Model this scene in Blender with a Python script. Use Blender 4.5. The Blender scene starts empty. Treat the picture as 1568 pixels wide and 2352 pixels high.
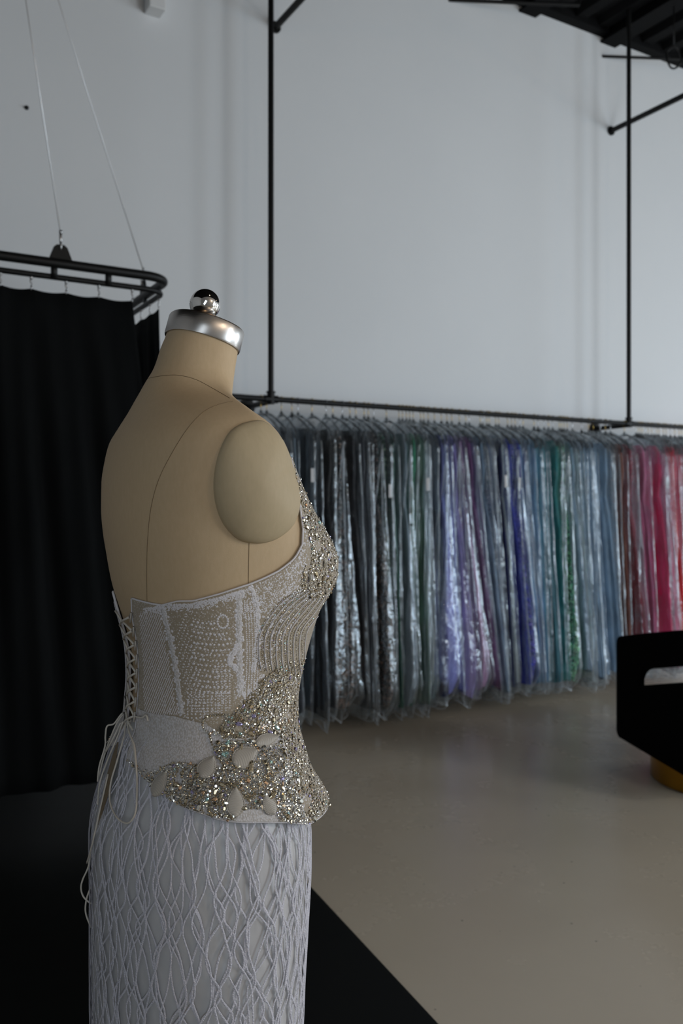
import bpy, math, random
from mathutils import Vector, Matrix, noise
from mathutils.bvhtree import BVHTree
random.seed(11)
R = random.random
def U(a, b): return a + (b - a) * random.random()
scene = bpy.context.scene
COL = scene.collection
PI = math.pi
F, CX, HY, CZ = 1980.0, 784.0, 1160.0, 1.27      # focal length in px, image centre, horizon row, eye height

def at(px, py, Y):            # a point at depth Y seen at a pixel
    return Vector(((px - CX) / F * Y, Y, CZ + (HY - py) / F * Y))
def lin(r, g, b):
    f = lambda c: (c / 255 / 12.92) if c / 255 <= .04045 else ((c / 255 + .055) / 1.055) ** 2.4
    return (f(r), f(g), f(b), 1)

# ------------------------------------------------------------------ objects
def tag(o, label=None, cat=None, group=None, kind=None):
    if label: o['label'] = label
    if cat: o['category'] = cat
    if group: o['group'] = group
    if kind: o['kind'] = kind
    return o
def empty(name, loc=(0, 0, 0), rz=0, label=None, cat=None, group=None):
    o = bpy.data.objects.new(name, None); COL.objects.link(o)
    o.location = loc; o.rotation_euler = (0, 0, rz); o.empty_display_size = .05
    return tag(o, label, cat, group)
class MB:
    def __init__(s): s.v = []; s.f = []; s.m = []; s.uv = {}
    def add(s, vs, fs, m=0):
        b = len(s.v); s.v += [tuple(v) for v in vs]
        for f in fs: s.f.append([i + b for i in f]); s.m.append(m)
    def box(s, c, h, ax=None, m=0):
        c = Vector(c); X, Y, Z = ax or (Vector((1, 0, 0)), Vector((0, 1, 0)), Vector((0, 0, 1)))
        vs = [c + X * h[0] * a + Y * h[1] * b + Z * h[2] * d for d in (-1, 1) for b in (-1, 1) for a in (-1, 1)]
        s.add(vs, [(0, 2, 3, 1), (4, 5, 7, 6), (0, 1, 5, 4), (2, 6, 7, 3), (0, 4, 6, 2), (1, 3, 7, 5)], m)
    def tube(s, pts, r, n=8, closed=False, caps=True, m=0, flat=1.0):
        pts = [Vector(p) for p in pts]; k = len(pts)
        if k < 2: return
        rr = r if isinstance(r, (list, tuple)) else [r] * k
        vs = []; up = None
        for i, p in enumerate(pts):
            a = pts[(i - 1) % k] if (closed or i) else p
            b = pts[(i + 1) % k] if (closed or i < k - 1) else p
            t = (b - a)
            if t.length < 1e-9: t = Vector((0, 0, 1))
            t.normalize()
            if up is None:
                up = t.cross(Vector((0, 0, 1)) if abs(t.z) < .9 else Vector((1, 0, 0)))
            up = up - t * up.dot(t)
            if up.length < 1e-6: up = t.orthogonal()
            up.normalize(); w = t.cross(up)
            for j in range(n):
                q = 2 * PI * j / n
                vs.append(p + (up * math.cos(q) + w * math.sin(q) * flat) * rr[i])
        fs = []
        for i in range(k if closed else k - 1):
            i2 = (i + 1) % k
            for j in range(n):
                j2 = (j + 1) % n
                fs.append((i * n + j, i * n + j2, i2 * n + j2, i2 * n + j))
        if caps and not closed:
            fs.append(tuple(reversed(range(n)))); fs.append(tuple(range((k - 1) * n, k * n)))
        s.add(vs, fs, m)
    def lathe(s, c, prof, n=40, axis=None, m=0):
        c = Vector(c); Z = (axis or Vector((0, 0, 1))).normalized(); X = Z.orthogonal().normalized(); Y = Z.cross(X)
        vs = []; fs = []
        for (r, z) in prof:
            for j in range(n):
                q = 2 * PI * j / n; vs.append(c + Z * z + (X * math.cos(q) + Y * math.sin(q)) * r)
        for i in range(len(prof) - 1):
            for j in range(n):
                j2 = (j + 1) % n; fs.append((i * n + j, i * n + j2, (i + 1) * n + j2, (i + 1) * n + j))
        fs.append(tuple(reversed(range(n)))); fs.append(tuple(range((len(prof) - 1) * n, len(prof) * n)))
        s.add(vs, fs, m)
    def grid(s, rows, closed=False, m=0):
        n = len(rows[0]); vs = [p for r in rows for p in r]; fs = []
        for i in range(len(rows) - 1):
            for j in range(n if closed else n - 1):
                j2 = (j + 1) % n; fs.append((i * n + j, i * n + j2, (i + 1) * n + j2, (i + 1) * n + j))
        s.add(vs, fs, m)
    def build(s, name, mats, parent=None, smooth=True, sharp=None, bevel=0, solid=0, subsurf=0):
        me = bpy.data.meshes.new(name); me.from_pydata(s.v, [], s.f); me.update()
        for mt in (mats if isinstance(mats, (list, tuple)) else [mats]): me.materials.append(mt)
        me.polygons.foreach_set('material_index', s.m)
        o = bpy.data.objects.new(name, me); COL.objects.link(o)
        if parent is not None:
            o.parent = parent; o.matrix_parent_inverse = Matrix.Identity(4)
            L = parent.location; rot = parent.rotation_euler[2]
            me.transform((Matrix.Translation(L) @ Matrix.Rotation(rot, 4, 'Z')).inverted())
        if smooth:
            me.polygons.foreach_set('use_smooth', [True] * len(me.polygons))
            if sharp: me.set_sharp_from_angle(angle=math.radians(sharp))
        if solid:
            md = o.modifiers.new('solid', 'SOLIDIFY'); md.thickness = solid; md.offset = 0
        if bevel:
            md = o.modifiers.new('bevel', 'BEVEL'); md.width = bevel; md.segments = 3; md.limit_method = 'ANGLE'
        if subsurf:
            md = o.modifiers.new('sub', 'SUBSURF'); md.levels = subsurf; md.render_levels = subsurf
        return o

# ------------------------------------------------------------------ materials
class N:
    def __init__(s, name):
        s.mat = bpy.data.materials.new(name); s.mat.use_nodes = True
        s.t = s.mat.node_tree; s.n = s.t.nodes; s.b = s.n['Principled BSDF']; s.out = s.n['Material Output']
    def new(s, kind, **kw):
        nd = s.n.new(kind)
        for k, v in kw.items():
            if k.startswith('i_'): nd.inputs[k[2:].replace('_', ' ')].default_value = v
            else: setattr(nd, k, v)
        return nd
    def link(s, a, b): s.t.links.new(a, b)
    def coord(s, scale=(1, 1, 1), kind='Object', rot=(0, 0, 0)):
        tc = s.new('ShaderNodeTexCoord'); mp = s.new('ShaderNodeMapping')
        mp.inputs['Scale'].default_value = scale; mp.inputs['Rotation'].default_value = rot
        s.link(tc.outputs[kind], mp.inputs['Vector']); return mp.outputs[0]
    def noise(s, vec, scale, detail=4, rough=.55):
        nd = s.new('ShaderNodeTexNoise'); nd.inputs['Scale'].default_value = scale
        nd.inputs['Detail'].default_value = detail; nd.inputs['Roughness'].default_value = rough
        s.link(vec, nd.inputs['Vector']); return nd.outputs['Fac']
    def ramp(s, fac, stops):
        nd = s.new('ShaderNodeValToRGB'); cr = nd.color_ramp
        while len(cr.elements) < len(stops): cr.elements.new(.5)
        for e, (p, c) in zip(cr.elements, stops):
            e.position = p; e.color = c if len(c) == 4 else (*c, 1)
        s.link(fac, nd.inputs[0]); return nd.outputs[0]
    def bump(s, h, strength=.3, dist=.01, to=None):
        nd = s.new('ShaderNodeBump'); nd.inputs['Strength'].default_value = strength; nd.inputs['Distance'].default_value = dist
        s.link(h, nd.inputs['Height']); s.link(nd.outputs[0], (to or s.b).inputs['Normal']); return nd.outputs[0]
def plain(name, col, rough=.5, metal=0, spec=.5, **kw):
    m = N(name); m.b.inputs['Base Color'].default_value = col; m.b.inputs['Roughness'].default_value = rough
    m.b.inputs['Metallic'].default_value = metal; m.b.inputs['Specular IOR Level'].default_value = spec
    for k, v in kw.items(): m.b.inputs[k.replace('_', ' ')].default_value = v
    return m
def g3(v): return (v, v, v, 1)

def mat_wall():
    m = N('white_painted_wall'); v = m.coord()
    c = m.ramp(m.noise(v, .7, 5), [(.25, (.655, .667, .68)), (.75, (.70, .71, .72))])
    m.link(c, m.b.inputs['Base Color']); m.b.inputs['Roughness'].default_value = .6
    m.bump(m.noise(v, 60, 3), .06, .004); return m.mat
def mat_floor():
    m = N('polished_beige_concrete'); v = m.coord()
    a = m.noise(v, .9, 7, .62); b = m.noise(m.coord((1, 1, 1), rot=(0, 0, .5)), 3.1, 6, .7)
    mix = m.new('ShaderNodeMix', data_type='FLOAT'); mix.inputs[0].default_value = .12
    m.link(a, mix.inputs[2]); m.link(b, mix.inputs[3])
    c = m.ramp(mix.outputs[0], [(.25, (.575, .49, .38)), (.52, (.61, .525, .41)), (.78, (.64, .56, .445))])
    vo = m.new('ShaderNodeTexVoronoi'); vo.inputs['Scale'].default_value = 9; vo.inputs['Randomness'].default_value = 1
    m.link(v, vo.inputs['Vector'])
    sp = m.ramp(vo.outputs['Distance'], [(.028, (0, 0, 0)), (.045, (1, 1, 1))])
    cm = m.new('ShaderNodeMix', data_type='RGBA'); cm.blend_type = 'MULTIPLY'; cm.inputs[0].default_value = .5
    m.link(c, cm.inputs[6]); m.link(sp, cm.inputs[7]); m.link(cm.outputs[2], m.b.inputs['Base Color'])
    m.link(m.ramp(a, [(.3, (.2, .2, .2)), (.7, (.34, .34, .34))]), m.b.inputs['Roughness'])
    m.bump(m.noise(v, 1.3, 2), .03, .004); return m.mat
M = {}
M['wall'] = mat_wall(); M['floor'] = mat_floor()
m = N('black_ceiling'); v = m.coord()
m.link(m.ramp(m.noise(v, 3, 3), [(.3, (.0012, .0012, .0012)), (.7, (.0025, .0025, .003))]), m.b.inputs['Base Color']); m.b.inputs['Roughness'].default_value = .8
m.b.inputs['Specular IOR Level'].default_value = .15; M['ceil'] = m.mat
m = N('black_powder_coated_steel'); m.b.inputs['Base Color'].default_value = (.005, .005, .005, 1); m.b.inputs['Roughness'].default_value = .45
m.b.inputs['Specular IOR Level'].default_value = .22; m.bump(m.noise(m.coord(), 400, 2), .08, .001); M['black_steel'] = m.mat
m = N('black_curtain_fabric'); v = m.coord((1, 1, .15))
m.link(m.ramp(m.noise(v, 8, 4), [(.3, (.0026, .003, .0032)), (.7, (.0055, .006, .0062))]), m.b.inputs['Base Color']); m.b.inputs['Roughness'].default_value = .95
m.b.inputs['Specular IOR Level'].default_value = .08; m.bump(m.noise(m.coord(), 500, 2), .2, .001); M['curtain'] = m.mat
m = N('glossy_black_mat'); m.b.inputs['Base Color'].default_value = (.006, .0065, .006, 1); m.b.inputs['Roughness'].default_value = .45
m.b.inputs['Specular IOR Level'].default_value = .07; m.bump(m.noise(m.coord(), 2.5, 2), .15, .01); M['mat'] = m.mat
m = N('black_velvet'); m.b.inputs['Base Color'].default_value = (.0028, .0028, .003, 1); m.b.inputs['Roughness'].default_value = 1
m.b.inputs['Specular IOR Level'].default_value = .05; m.bump(m.noise(m.coord(), 300, 2), .2, .001); M['velvet'] = m.mat
M['gold'] = plain('brushed_gold_metal', lin(176, 128, 44), .32, 1).mat
m = N('linen_covered_torso'); v = m.coord()
m.link(m.ramp(m.noise(m.coord((1, 1, .3)), 260, 3), [(.3, (.55, .40, .24)), (.7, (.58, .425, .26))]), m.b.inputs['Base Color'])
m.b.inputs['Roughness'].default_value = .62; m.b.inputs['Specular IOR Level'].default_value = .3
m.bump(m.noise(v, 900, 2), .12, .0006); M['linen'] = m.mat
m = N('arm_plate_linen'); m.link(m.ramp(m.noise(m.coord((1, 1, .3)), 260, 3), [(.3, (.47, .37, .23)), (.7, (.495, .39, .245))]), m.b.inputs['Base Color'])
m.b.inputs['Roughness'].default_value = .6; m.b.inputs['Specular IOR Level'].default_value = .3; M['plate'] = m.mat
M['seam'] = plain('torso_seam_thread', (.24, .17, .10, 1), .9, 0, .1).mat
m = N('brushed_steel_collar'); m.b.inputs['Base Color'].default_value = (.44, .41, .385, 1); m.b.inputs['Metallic'].default_value = 1; m.b.inputs['Roughness'].default_value = .26
m.b.inputs['Anisotropic'].default_value = .6; m.bump(m.noise(m.coord((1, 1, 60)), 30, 2), .05, .0006); M['collar'] = m.mat
M['chrome'] = plain('polished_chrome', (.75, .72, .69, 1), .03, 1).mat
M['steel'] = plain('zinc_steel', (.45, .45, .45, 1), .3, 1).mat
# bodice tulle: nude ground under white lace
m = N('nude_tulle'); v = m.coord()
vo = m.new('ShaderNodeTexVoronoi'); vo.inputs['Scale'].default_value = 420; m.link(v, vo.inputs['Vector'])
c = m.ramp(vo.outputs['Distance'], [(.14, (.55, .50, .46)), (.42, (.35, .285, .205))])
m.link(c, m.b.inputs['Base Color']); m.b.inputs['Roughness'].default_value = .7; m.b.inputs['Sheen Weight'].default_value = .2
m.bump(vo.outputs['Distance'], .25, .0008); M['tulle'] = m.mat
M['lining'] = plain('ivory_lining', (.62, .55, .46, 1), .7).mat
m = N('white_lace_thread'); m.b.inputs['Base Color'].default_value = (.70, .665, .685, 1); m.b.inputs['Roughness'].default_value = .6
m.bump(m.noise(m.coord(), 1500, 2), .4, .0005); M['lace'] = m.mat
m = N('dense_white_lace'); v = m.coord((1, 1, .6))
vo = m.new('ShaderNodeTexVoronoi'); vo.inputs['Scale'].default_value = 620; m.link(v, vo.inputs['Vector'])
m.link(m.ramp(vo.outputs['Distance'], [(.3, (.66, .63, .635)), (.7, (.50, .455, .42))]), m.b.inputs['Base Color']); m.b.inputs['Roughness'].default_value = .65
m.bump(vo.outputs['Distance'], .4, -.001); M['dense'] = m.mat
m = N('white_satin'); v = m.coord((1, 1, .5))
nz = m.noise(v, 9, 4); m.link(m.ramp(nz, [(.3, (.53, .515, .515)), (.7, (.61, .595, .60))]), m.b.inputs['Base Color'])
m.b.inputs['Roughness'].default_value = .33; m.b.inputs['Sheen Weight'].default_value = .15; m.bump(nz, .6, .02); M['satin'] = m.mat
m = N('glitter_lace_cord'); v = m.coord()
vo = m.new('ShaderNodeTexVoronoi'); vo.inputs['Scale'].default_value = 600; m.link(v, vo.inputs['Vector'])
m.b.inputs['Base Color'].default_value = (.63, .61, .67, 1)
m.link(m.ramp(m.noise(v, 700, 1), [(.60, (.65, .65, .65)), (.72, (.12, .12, .12))]), m.b.inputs['Roughness'])
m.link(vo.outputs['Color'], m.new('ShaderNodeBump').inputs['Height']); m.bump(vo.outputs['Distance'], .7, .001); M['glit'] = m.mat
M['cord'] = plain('cream_satin_cord', (.66, .60, .52, 1), .45).mat
M['leaf'] = plain('pearl_beaded_leaf', (.43, .385, .33, 1), .5).mat
for k, c, rg in (('gemA', (.72, .69, .62, 1), .08), ('gemB', (.52, .44, .31, 1), .12), ('gemC', (.66, .60, 1, 1), .06), ('gemD', (1, .66, .42, 1), .06), ('gemE', (.6, .95, .95, 1), .06)):
    mm = plain({'gemA': 'clear_crystal', 'gemB': 'champagne_crystal', 'gemC': 'violet_crystal', 'gemD': 'amber_crystal', 'gemE': 'aqua_crystal'}[k], c, rg, .9, .8); M[k] = mm.mat
GEMS = [M['gemA'], M['gemB'], M['gemC'], M['gemD'], M['gemE']]
# clear garment bag film
def film(name, haze, tint=(.86, .90, .94)):
    m = N(name); v = m.coord((1, 1, .09))
    tr = m.new('ShaderNodeBsdfTransparent'); tr.inputs[0].default_value = (.985, .988, .99, 1)
    gl = m.new('ShaderNodeBsdfGlossy'); gl.inputs['Roughness'].default_value = .08; gl.inputs[0].default_value = (.86, .94, 1, 1)
    df = m.new('ShaderNodeBsdfDiffuse'); df.inputs[0].default_value = (*tint, 1)
    tl = m.new('ShaderNodeBsdfTranslucent'); tl.inputs[0].default_value = (*tint, 1)
    a = m.new('ShaderNodeMixShader'); a.inputs[0].default_value = .45; m.link(df.outputs[0], a.inputs[1]); m.link(tl.outputs[0], a.inputs[2])
    hz = m.new('ShaderNodeMixShader'); m.link(tr.outputs[0], hz.inputs[1]); m.link(a.outputs[0], hz.inputs[2])
    nz = m.noise(m.coord((1, 1, .5)), 7, 4)
    mr = m.new('ShaderNodeMapRange'); mr.inputs[1].default_value = .3; mr.inputs[2].default_value = .8; mr.inputs[3].default_value = haze * .5; mr.inputs[4].default_value = haze * 1.7
    m.link(nz, mr.inputs[0]); m.link(mr.outputs[0], hz.inputs[0])
    lw = m.new('ShaderNodeLayerWeight'); lw.inputs[0].default_value = .22
    mp = m.new('ShaderNodeMapRange'); mp.inputs[1].default_value = 0; mp.inputs[2].default_value = 1; mp.inputs[3].default_value = .13; mp.inputs[4].default_value = .48
    m.link(lw.outputs['Facing'], mp.inputs[0])
    fn = m.new('ShaderNodeMixShader'); m.link(mp.outputs[0], fn.inputs[0]); m.link(hz.outputs[0], fn.inputs[1]); m.link(gl.outputs[0], fn.inputs[2])
    h0 = m.noise(v, 13, 1.5, .45); hc = m.noise(m.coord((1, 1, .5)), 30, 3, .5)
    hm = m.new('ShaderNodeMath', operation='MULTIPLY_ADD'); m.link(hc, hm.inputs[0]); hm.inputs[1].default_value = .3; m.link(h0, hm.inputs[2]); h1 = hm.outputs[0]
    bp = m.new('ShaderNodeBump'); bp.inputs['Strength'].default_value = 1; bp.inputs['Distance'].default_value = .055
    m.link(h1, bp.inputs['Height']); m.link(bp.outputs[0], gl.inputs['Normal'])
    m.link(bp.outputs[0], df.inputs['Normal']); m.link(bp.outputs[0], lw.inputs['Normal']); m.link(fn.outputs[0], m.out.inputs['Surface']); return m.mat
M['film'] = film('clear_plastic_film', .022); M['film2'] = film('hazy_plastic_film', .05)
M['edge'] = film('plastic_film_welded_edge', .6)
M['tagpaper'] = plain('white_card_tag', (.72, .70, .70, 1), .6).mat
M['hangerblack'] = plain('black_plastic_hanger', (.008, .008, .008, 1), .45).mat
M['brass'] = plain('brass_wire', lin(190, 160, 90), .25, 1).mat
M['silverwire'] = plain('silver_wire', (.6, .62, .66, 1), .25, 1).mat
M['whitebox'] = plain('white_plastic_housing', (.7, .7, .7, 1), .5).mat
M['framegrey'] = plain('dark_window_frame', (.05, .05, .05, 1), .5).mat

# ------------------------------------------------------------------ room
TH = math.atan2(.503, .864)
u = Vector((math.cos(TH), math.sin(TH), 0)); n = Vector((-math.sin(TH), math.cos(TH), 0)); Zv = Vector((0, 0, 1))
P0 = Vector((-.4, 4.885, 0))
def rm(a, b, z): return P0 + u * a + n * b + Zv * z
CEIL, WB, RL, RR, RF = 4.92, .34, -6.0, 11.0, -6.9
RAILZ = 1.87
def slab(name, corners, mt, thick, nrm):
    mb = MB(); c = [Vector(p) for p in corners]; t = Vector(nrm) * thick
    mb.add(c + [p + t for p in c], [(0, 1, 2, 3), (7, 6, 5, 4), (0, 4, 5, 1), (1, 5, 6, 2), (2, 6, 7, 3), (3, 7, 4, 0)])
    o = mb.build(name, mt, smooth=False); o['kind'] = 'structure'; return o
slab('floor', [rm(RL, RF, 0), rm(RR, RF, 0), rm(RR, WB, 0), rm(RL, WB, 0)], M['floor'], .1, (0, 0, -1))
slab('wall_back', [rm(RL, WB, 0), rm(RR, WB, 0), rm(RR, WB, CEIL), rm(RL, WB, CEIL)], M['wall'], .15, n)
slab('wall_left', [rm(RL, RF, 0), rm(RL, WB, 0), rm(RL, WB, CEIL), rm(RL, RF, CEIL)], M['wall'], .15, -u)
def holed_wall(name, P, Q, hole, mt, nrm):       # wall from P to Q with one rectangular opening (s0,s1,z0,z1)
    d = (Q - P); L = d.length; d.normalize(); s0, s1, z0, z1 = hole; t = Vector(nrm) * .15; mb = MB()
    for (a, b, c, e) in ((0, s0, 0, CEIL), (s1, L, 0, CEIL), (s0, s1, 0, z0), (s0, s1, z1, CEIL)):
        cc = P + d * (a + b) / 2 + Zv * (c + e) / 2 + t / 2
        mb.box(cc, ((b - a) / 2, .075, (e - c) / 2), (d, Vector(nrm), Zv))
    o = mb.build(name, mt, smooth=False); o['kind'] = 'structure'
BAYS = [(-3.6, -2.6), (1.6, 3.4), (5.2, 7.2)]
BPOW = [10, 30, 33]
def bay_wall():
    mb = MB(); a0 = RL
    for (a, b) in BAYS + [(RR, RR)]:
        mb.box(rm((a0 + a) / 2, RF - .075, CEIL / 2), ((a - a0) / 2, .075, CEIL / 2), (u, n, Zv)); a0 = b
    for (a, b) in BAYS:
        mb.box(rm((a + b) / 2, RF - .075, .15), ((b - a) / 2, .075, .15), (u, n, Zv)); mb.box(rm((a + b) / 2, RF - .075, (2.7 + CEIL) / 2), ((b - a) / 2, .075, (CEIL - 2.7) / 2), (u, n, Zv))
    o = mb.build('wall_front', M['wall'], smooth=False); o['kind'] = 'structure'
bay_wall()
holed_wall('wall_right', rm(RR, RF, 0), rm(RR, WB, 0), (1.2, 4.2, .2, 2.9), M['wall'], u)
def window(name, P, d, L, z0, z1, k):
    mb = MB(); nn = d.cross(Zv)
    for i in range(k + 1): mb.box(P + d * L * i / k + Zv * (z0 + z1) / 2, (.035, .03, (z1 - z0) / 2), (d, nn, Zv))
    for z in (z0, z1, z0 + (z1 - z0) * .7): mb.box(P + d * L / 2 + Zv * z, (L / 2, .03, .035), (d, nn, Zv))
    o = mb.build(name, M['framegrey'], smooth=False); o['kind'] = 'structure'
for i, (a, b) in enumerate(BAYS): window('window_%d' % (i + 1), rm(a, RF - .08, 0), u, b - a, .3, 2.7, 2)
window('window_4', rm(RR + .08, RF + 1.2, 0), n, 3.0, .2, 2.9, 2)
# ceiling: dark ribbed deck
mb = MB(); rows = [[], []]; a = RL
while a < RR:
    for da, dz in ((0, 0), (.09, 0), (.12, .05), (.21, .05)):
        for i, b in enumerate((RF, WB)): rows[i].append(rm(a + da, b, CEIL + dz))
    a += .24
mb.grid(rows); o = mb.build('ceiling', M['ceil'], smooth=False); o['kind'] = 'structure'
for i, a in enumerate((-2.4, -.75, .74, 2.23, 3.06, 4.55, 6.2)):
    mb = MB(); mb.box(rm(a, (RF + WB) / 2, CEIL - .01), (.05, (WB - RF) / 2, .05), (u, n, Zv))
    mb.box(rm(a, (RF + WB) / 2, CEIL - .06), (.08, (WB - RF) / 2, .008), (u, n, Zv))
    o = mb.build('trim_%d' % (i + 1), M['ceil'], smooth=False); o['kind'] = 'structure'
mb = MB(); mb.box(rm((RL + RR) / 2, WB - .04, CEIL + .02), ((RR - RL) / 2, .04, .045), (u, n, Zv)); o = mb.build('trim_8', M['ceil'], smooth=False); o['kind'] = 'structure'
# black mat laid on the floor under the dress form
mb = MB(); e0 = at(705, 2030, 2.89); e1 = at(1003, 2352, 2.11); ed = (e0 - e1); ed.z = 0; ed.normalize()
q0 = Vector((e1.x, e1.y, 0)) - ed * 1.6; q1 = Vector((e0.x, e0.y, 0)) + ed * 1.9
top = [q0, q1, q1 - u * 4.0, q0 - u * 4.0]
mb.add([p + Zv * .004 for p in top] + [p + Zv * .0003 for p in top], [(0, 1, 2, 3), (7, 6, 5, 4), (0, 4, 5, 1), (1, 5, 6, 2), (2, 6, 7, 3), (3, 7, 4, 0)])
tag(mb.build('floor_mat', M['mat'], smooth=False), 'glossy black floor mat spread on the pale concrete under the dress form', 'mat')

# small wall items
mb = MB(); c = at(351, 2, 4.86); sh = n * -.05
t_ = (-.58); mb.box(rm(t_, WB - .05, 4.07 + .10), (.047, .05, .13), (u, n, Zv)); o = mb.build('emergency_light', M['whitebox'], bevel=.006, smooth=False)
tag(o, 'small white plastic box fixed high on the white wall at the top left', 'wall box')
mb = MB(); Yb = 4.62; pw = None
for k in range(200):        # the wall point seen at (58, 248)
    a = -3 + k * .02; p = rm(a, WB, 0)
    if CX + F * p.x / p.y > 58: break
mb.lathe(rm(a, WB, CZ + (HY - 248) / F * p.y), [(.011, 0), (.011, .008), (.006, .013), (.001, .014)], 14, -n)
tag(mb.build('wall_plug', M['black_steel']), 'tiny black screw head in the white wall above the curtain rail', 'screw')

# ------------------------------------------------------------------ clothes rail
rail = empty('clothes_rail', rm(0, 0, 0), TH, 'long black pipe clothes rail hung with bagged gowns along the white wall', 'clothes rail')
mb = MB(); mb.tube([rm(-.85, 0, RAILZ), rm(4.9, 0, RAILZ)], .0165, 14); mb.build('rail_tube', M['black_steel'], rail, sharp=40)
for a in (0, 2.91):
    mb = MB(); mb.tube([rm(a, 0, RAILZ), rm(a, 0, CEIL)], .0165, 14); mb.build('post', M['black_steel'], rail, sharp=40)
    mb = MB(); mb.tube([rm(a, 0, RAILZ - .028), rm(a, 0, RAILZ + .042)], .022, 14); mb.tube([rm(a - .042, 0, RAILZ), rm(a + .042, 0, RAILZ)], .022, 14)
    mb.tube([rm(a, 0, RAILZ + .036), rm(a, 0, RAILZ + .044)], .027, 14); mb.build('tee_fitting', M['black_steel'], rail, sharp=40)
    mb = MB(); mb.tube([rm(a, 0, RAILZ - .012), rm(a, WB - .012, RAILZ - .012)], .0165, 14); mb.lathe(rm(a, WB - .03, RAILZ - .012), [(.027, 0), (.03, .005), (.03, .012), (.05, .014), (.05, .0295)], 20, n)
    mb.build('wall_bracket', M['black_steel'], rail, sharp=40)
for a, lab in ((.19, 'black steel tube projecting from the wall by the left rail post'), (3.09, 'black steel tube projecting from the wall by the right rail post')):
    mb = MB(); mb.tube([rm(a, WB, 4.19), rm(a, -4.4, 4.19)], .02, 12); mb.lathe(rm(a, WB - .01, 4.19), [(.035, -.004), (.035, .0095)], 16, n)
    tag(mb.build('wall_tube', M['black_steel'], sharp=40), lab, 'tube', 'projecting wall tubes')
for px, py, lab in ((1030, 2, 'thin black brace rod under the ceiling near the middle of the wall'), (1380, 127, 'thin black brace rod under the ceiling behind the right rail post')):
    a0 = 1.514 if px == 1030 else 3.0
    p = rm(a0, WB, 4.752); q = p + Vector((1, .07, 0)).normalized() * (.92 if px == 1030 else 1.3)
    mb = MB(); mb.tube([p, q], .011 if px != 1030 else .013, 10); mb.tube([q, q + Zv * (CEIL - q.z)], .008, 8); tag(mb.build('brace_rod', M['black_steel'], sharp=40), lab, 'rod', 'ceiling brace rods')
mb = MB(); c = at(1547, 132, 6.2); mb.tube([c + Vector((math.cos(q) * .055, .01 * math.sin(3 * q), math.sin(q) * .075)) for q in [2 * PI * i / 28 for i in range(28)]], .007, 8, closed=True)
mb.tube([c + Zv * .075, Vector((c.x, c.y, CEIL))], .005, 6)
tag(mb.build('cable_loop', M['black_steel']), 'coiled black cable loop hanging from the ceiling at the top right', 'cable')

# ------------------------------------------------------------------ curtain ring at the left
RC = Vector((-.716, 3.6, 0)); RZ = 2.215
def rg(a, b, z): return RC + u * a + n * b + Zv * z
ringobj = empty('curtain_rail', rg(0, 0, 0), TH, 'black rounded curtain rail hung on thin wires at the left', 'curtain rail')
def rrect(w, h, r, z, inset=0):
    pts = []
    for cx_, cy_, q0 in ((-inset - r, inset + r, -PI / 2), (-inset - r, h - inset - r, 0), (-w + inset + r, h - inset - r, PI / 2), (-w + inset + r, inset + r, PI)):
        for i in range(9):
            q = q0 + PI / 2 * i / 8; pts.append(rg(cx_ + r * math.cos(q), cy_ + r * math.sin(q), z))
    return pts
mb = MB(); mb.tube(rrect(2.3, 1.5, .10, RZ), .019, 14, closed=True); mb.build('top_tube', M['black_steel'], ringobj)
mb = MB(); mb.tube(rrect(2.3, 1.5, .09, RZ - .052, .012), .012, 8, closed=True); mb.build('hook_track', M['black_steel'], ringobj)
def track_a(px, off=0):     # position along the front of the ring seen at px
    best = min((abs(CX + F * rg(-k * .004, 0, 0).x / rg(-k * .004, 0, 0).y - px), -k * .004) for k in range(500)); return best[1]
for px in (-60, 125, 250):
    a = track_a(px); mb = MB(); mb.box(rg(a, .003, RZ - .028), (.012, .006, .03), (u, n, Zv)); mb.build('spacer_tab', M['black_steel'], ringobj)
for (a, b) in ((-.006, .32), (-.006, .62)):
    mb = MB(); mb.box(rg(a, b, RZ - .028), (.006, .012, .03), (u, n, Zv)); mb.build('spacer_tab', M['black_steel'], ringobj)
def hanger_plate(a, b, ax, ay):
    mb = MB(); c = rg(a, b, RZ + .012); o2 = ay * .004
    prof = [(-.046, 0), (.046, 0), (.026, .052), (.014, .062), (-.014, .062), (-.026, .052)]
    A = [c + ax * x + Zv * z - o2 for x, z in prof]; B = [c + ax * x + Zv * z + o2 for x, z in prof]; k = len(A)
    mb.add(A + B, [tuple(range(k)), tuple(range(2 * k - 1, k - 1, -1))] + [(i, i + k, (i + 1) % k + k, (i + 1) % k) for i in range(k)])
    mb.build('hanging_plate', M['black_steel'], ringobj, smooth=False)
    mb = MB(); cc = c + Zv * .058
    mb.tube([cc + (ay * math.cos(q) * .010 + Zv * math.sin(q) * .017) for q in [2 * PI * i / 16 for i in range(16)]], .003, 8, closed=True)
    mb.lathe(cc + Zv * .022, [(.004, -.008), (.006, 0), (.006, .022), (.003, .03)], 10)
    mb.box(cc + Zv * .055, (.006, .004, .006), (ax, ay, Zv)); mb.build('shackle', M['steel'], ringobj)
    return cc + Zv * .05
aw = track_a(138); w1 = hanger_plate(aw, 0, u, n); w2 = hanger_plate(-.002, .36, n, u)
knot = at(-9, -454, 3.75)
for w, lab in ((w1, 'thin steel wire rising from the front plate of the curtain rail'), (w2, 'thin steel wire rising from the right return of the curtain rail')):
    mb = MB(); mb.tube([w, knot, Vector((knot.x, knot.y, CEIL))], .0022, 6); tag(mb.build('suspension_wire', M['steel']), lab, 'wire', 'curtain rail wires')
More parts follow.
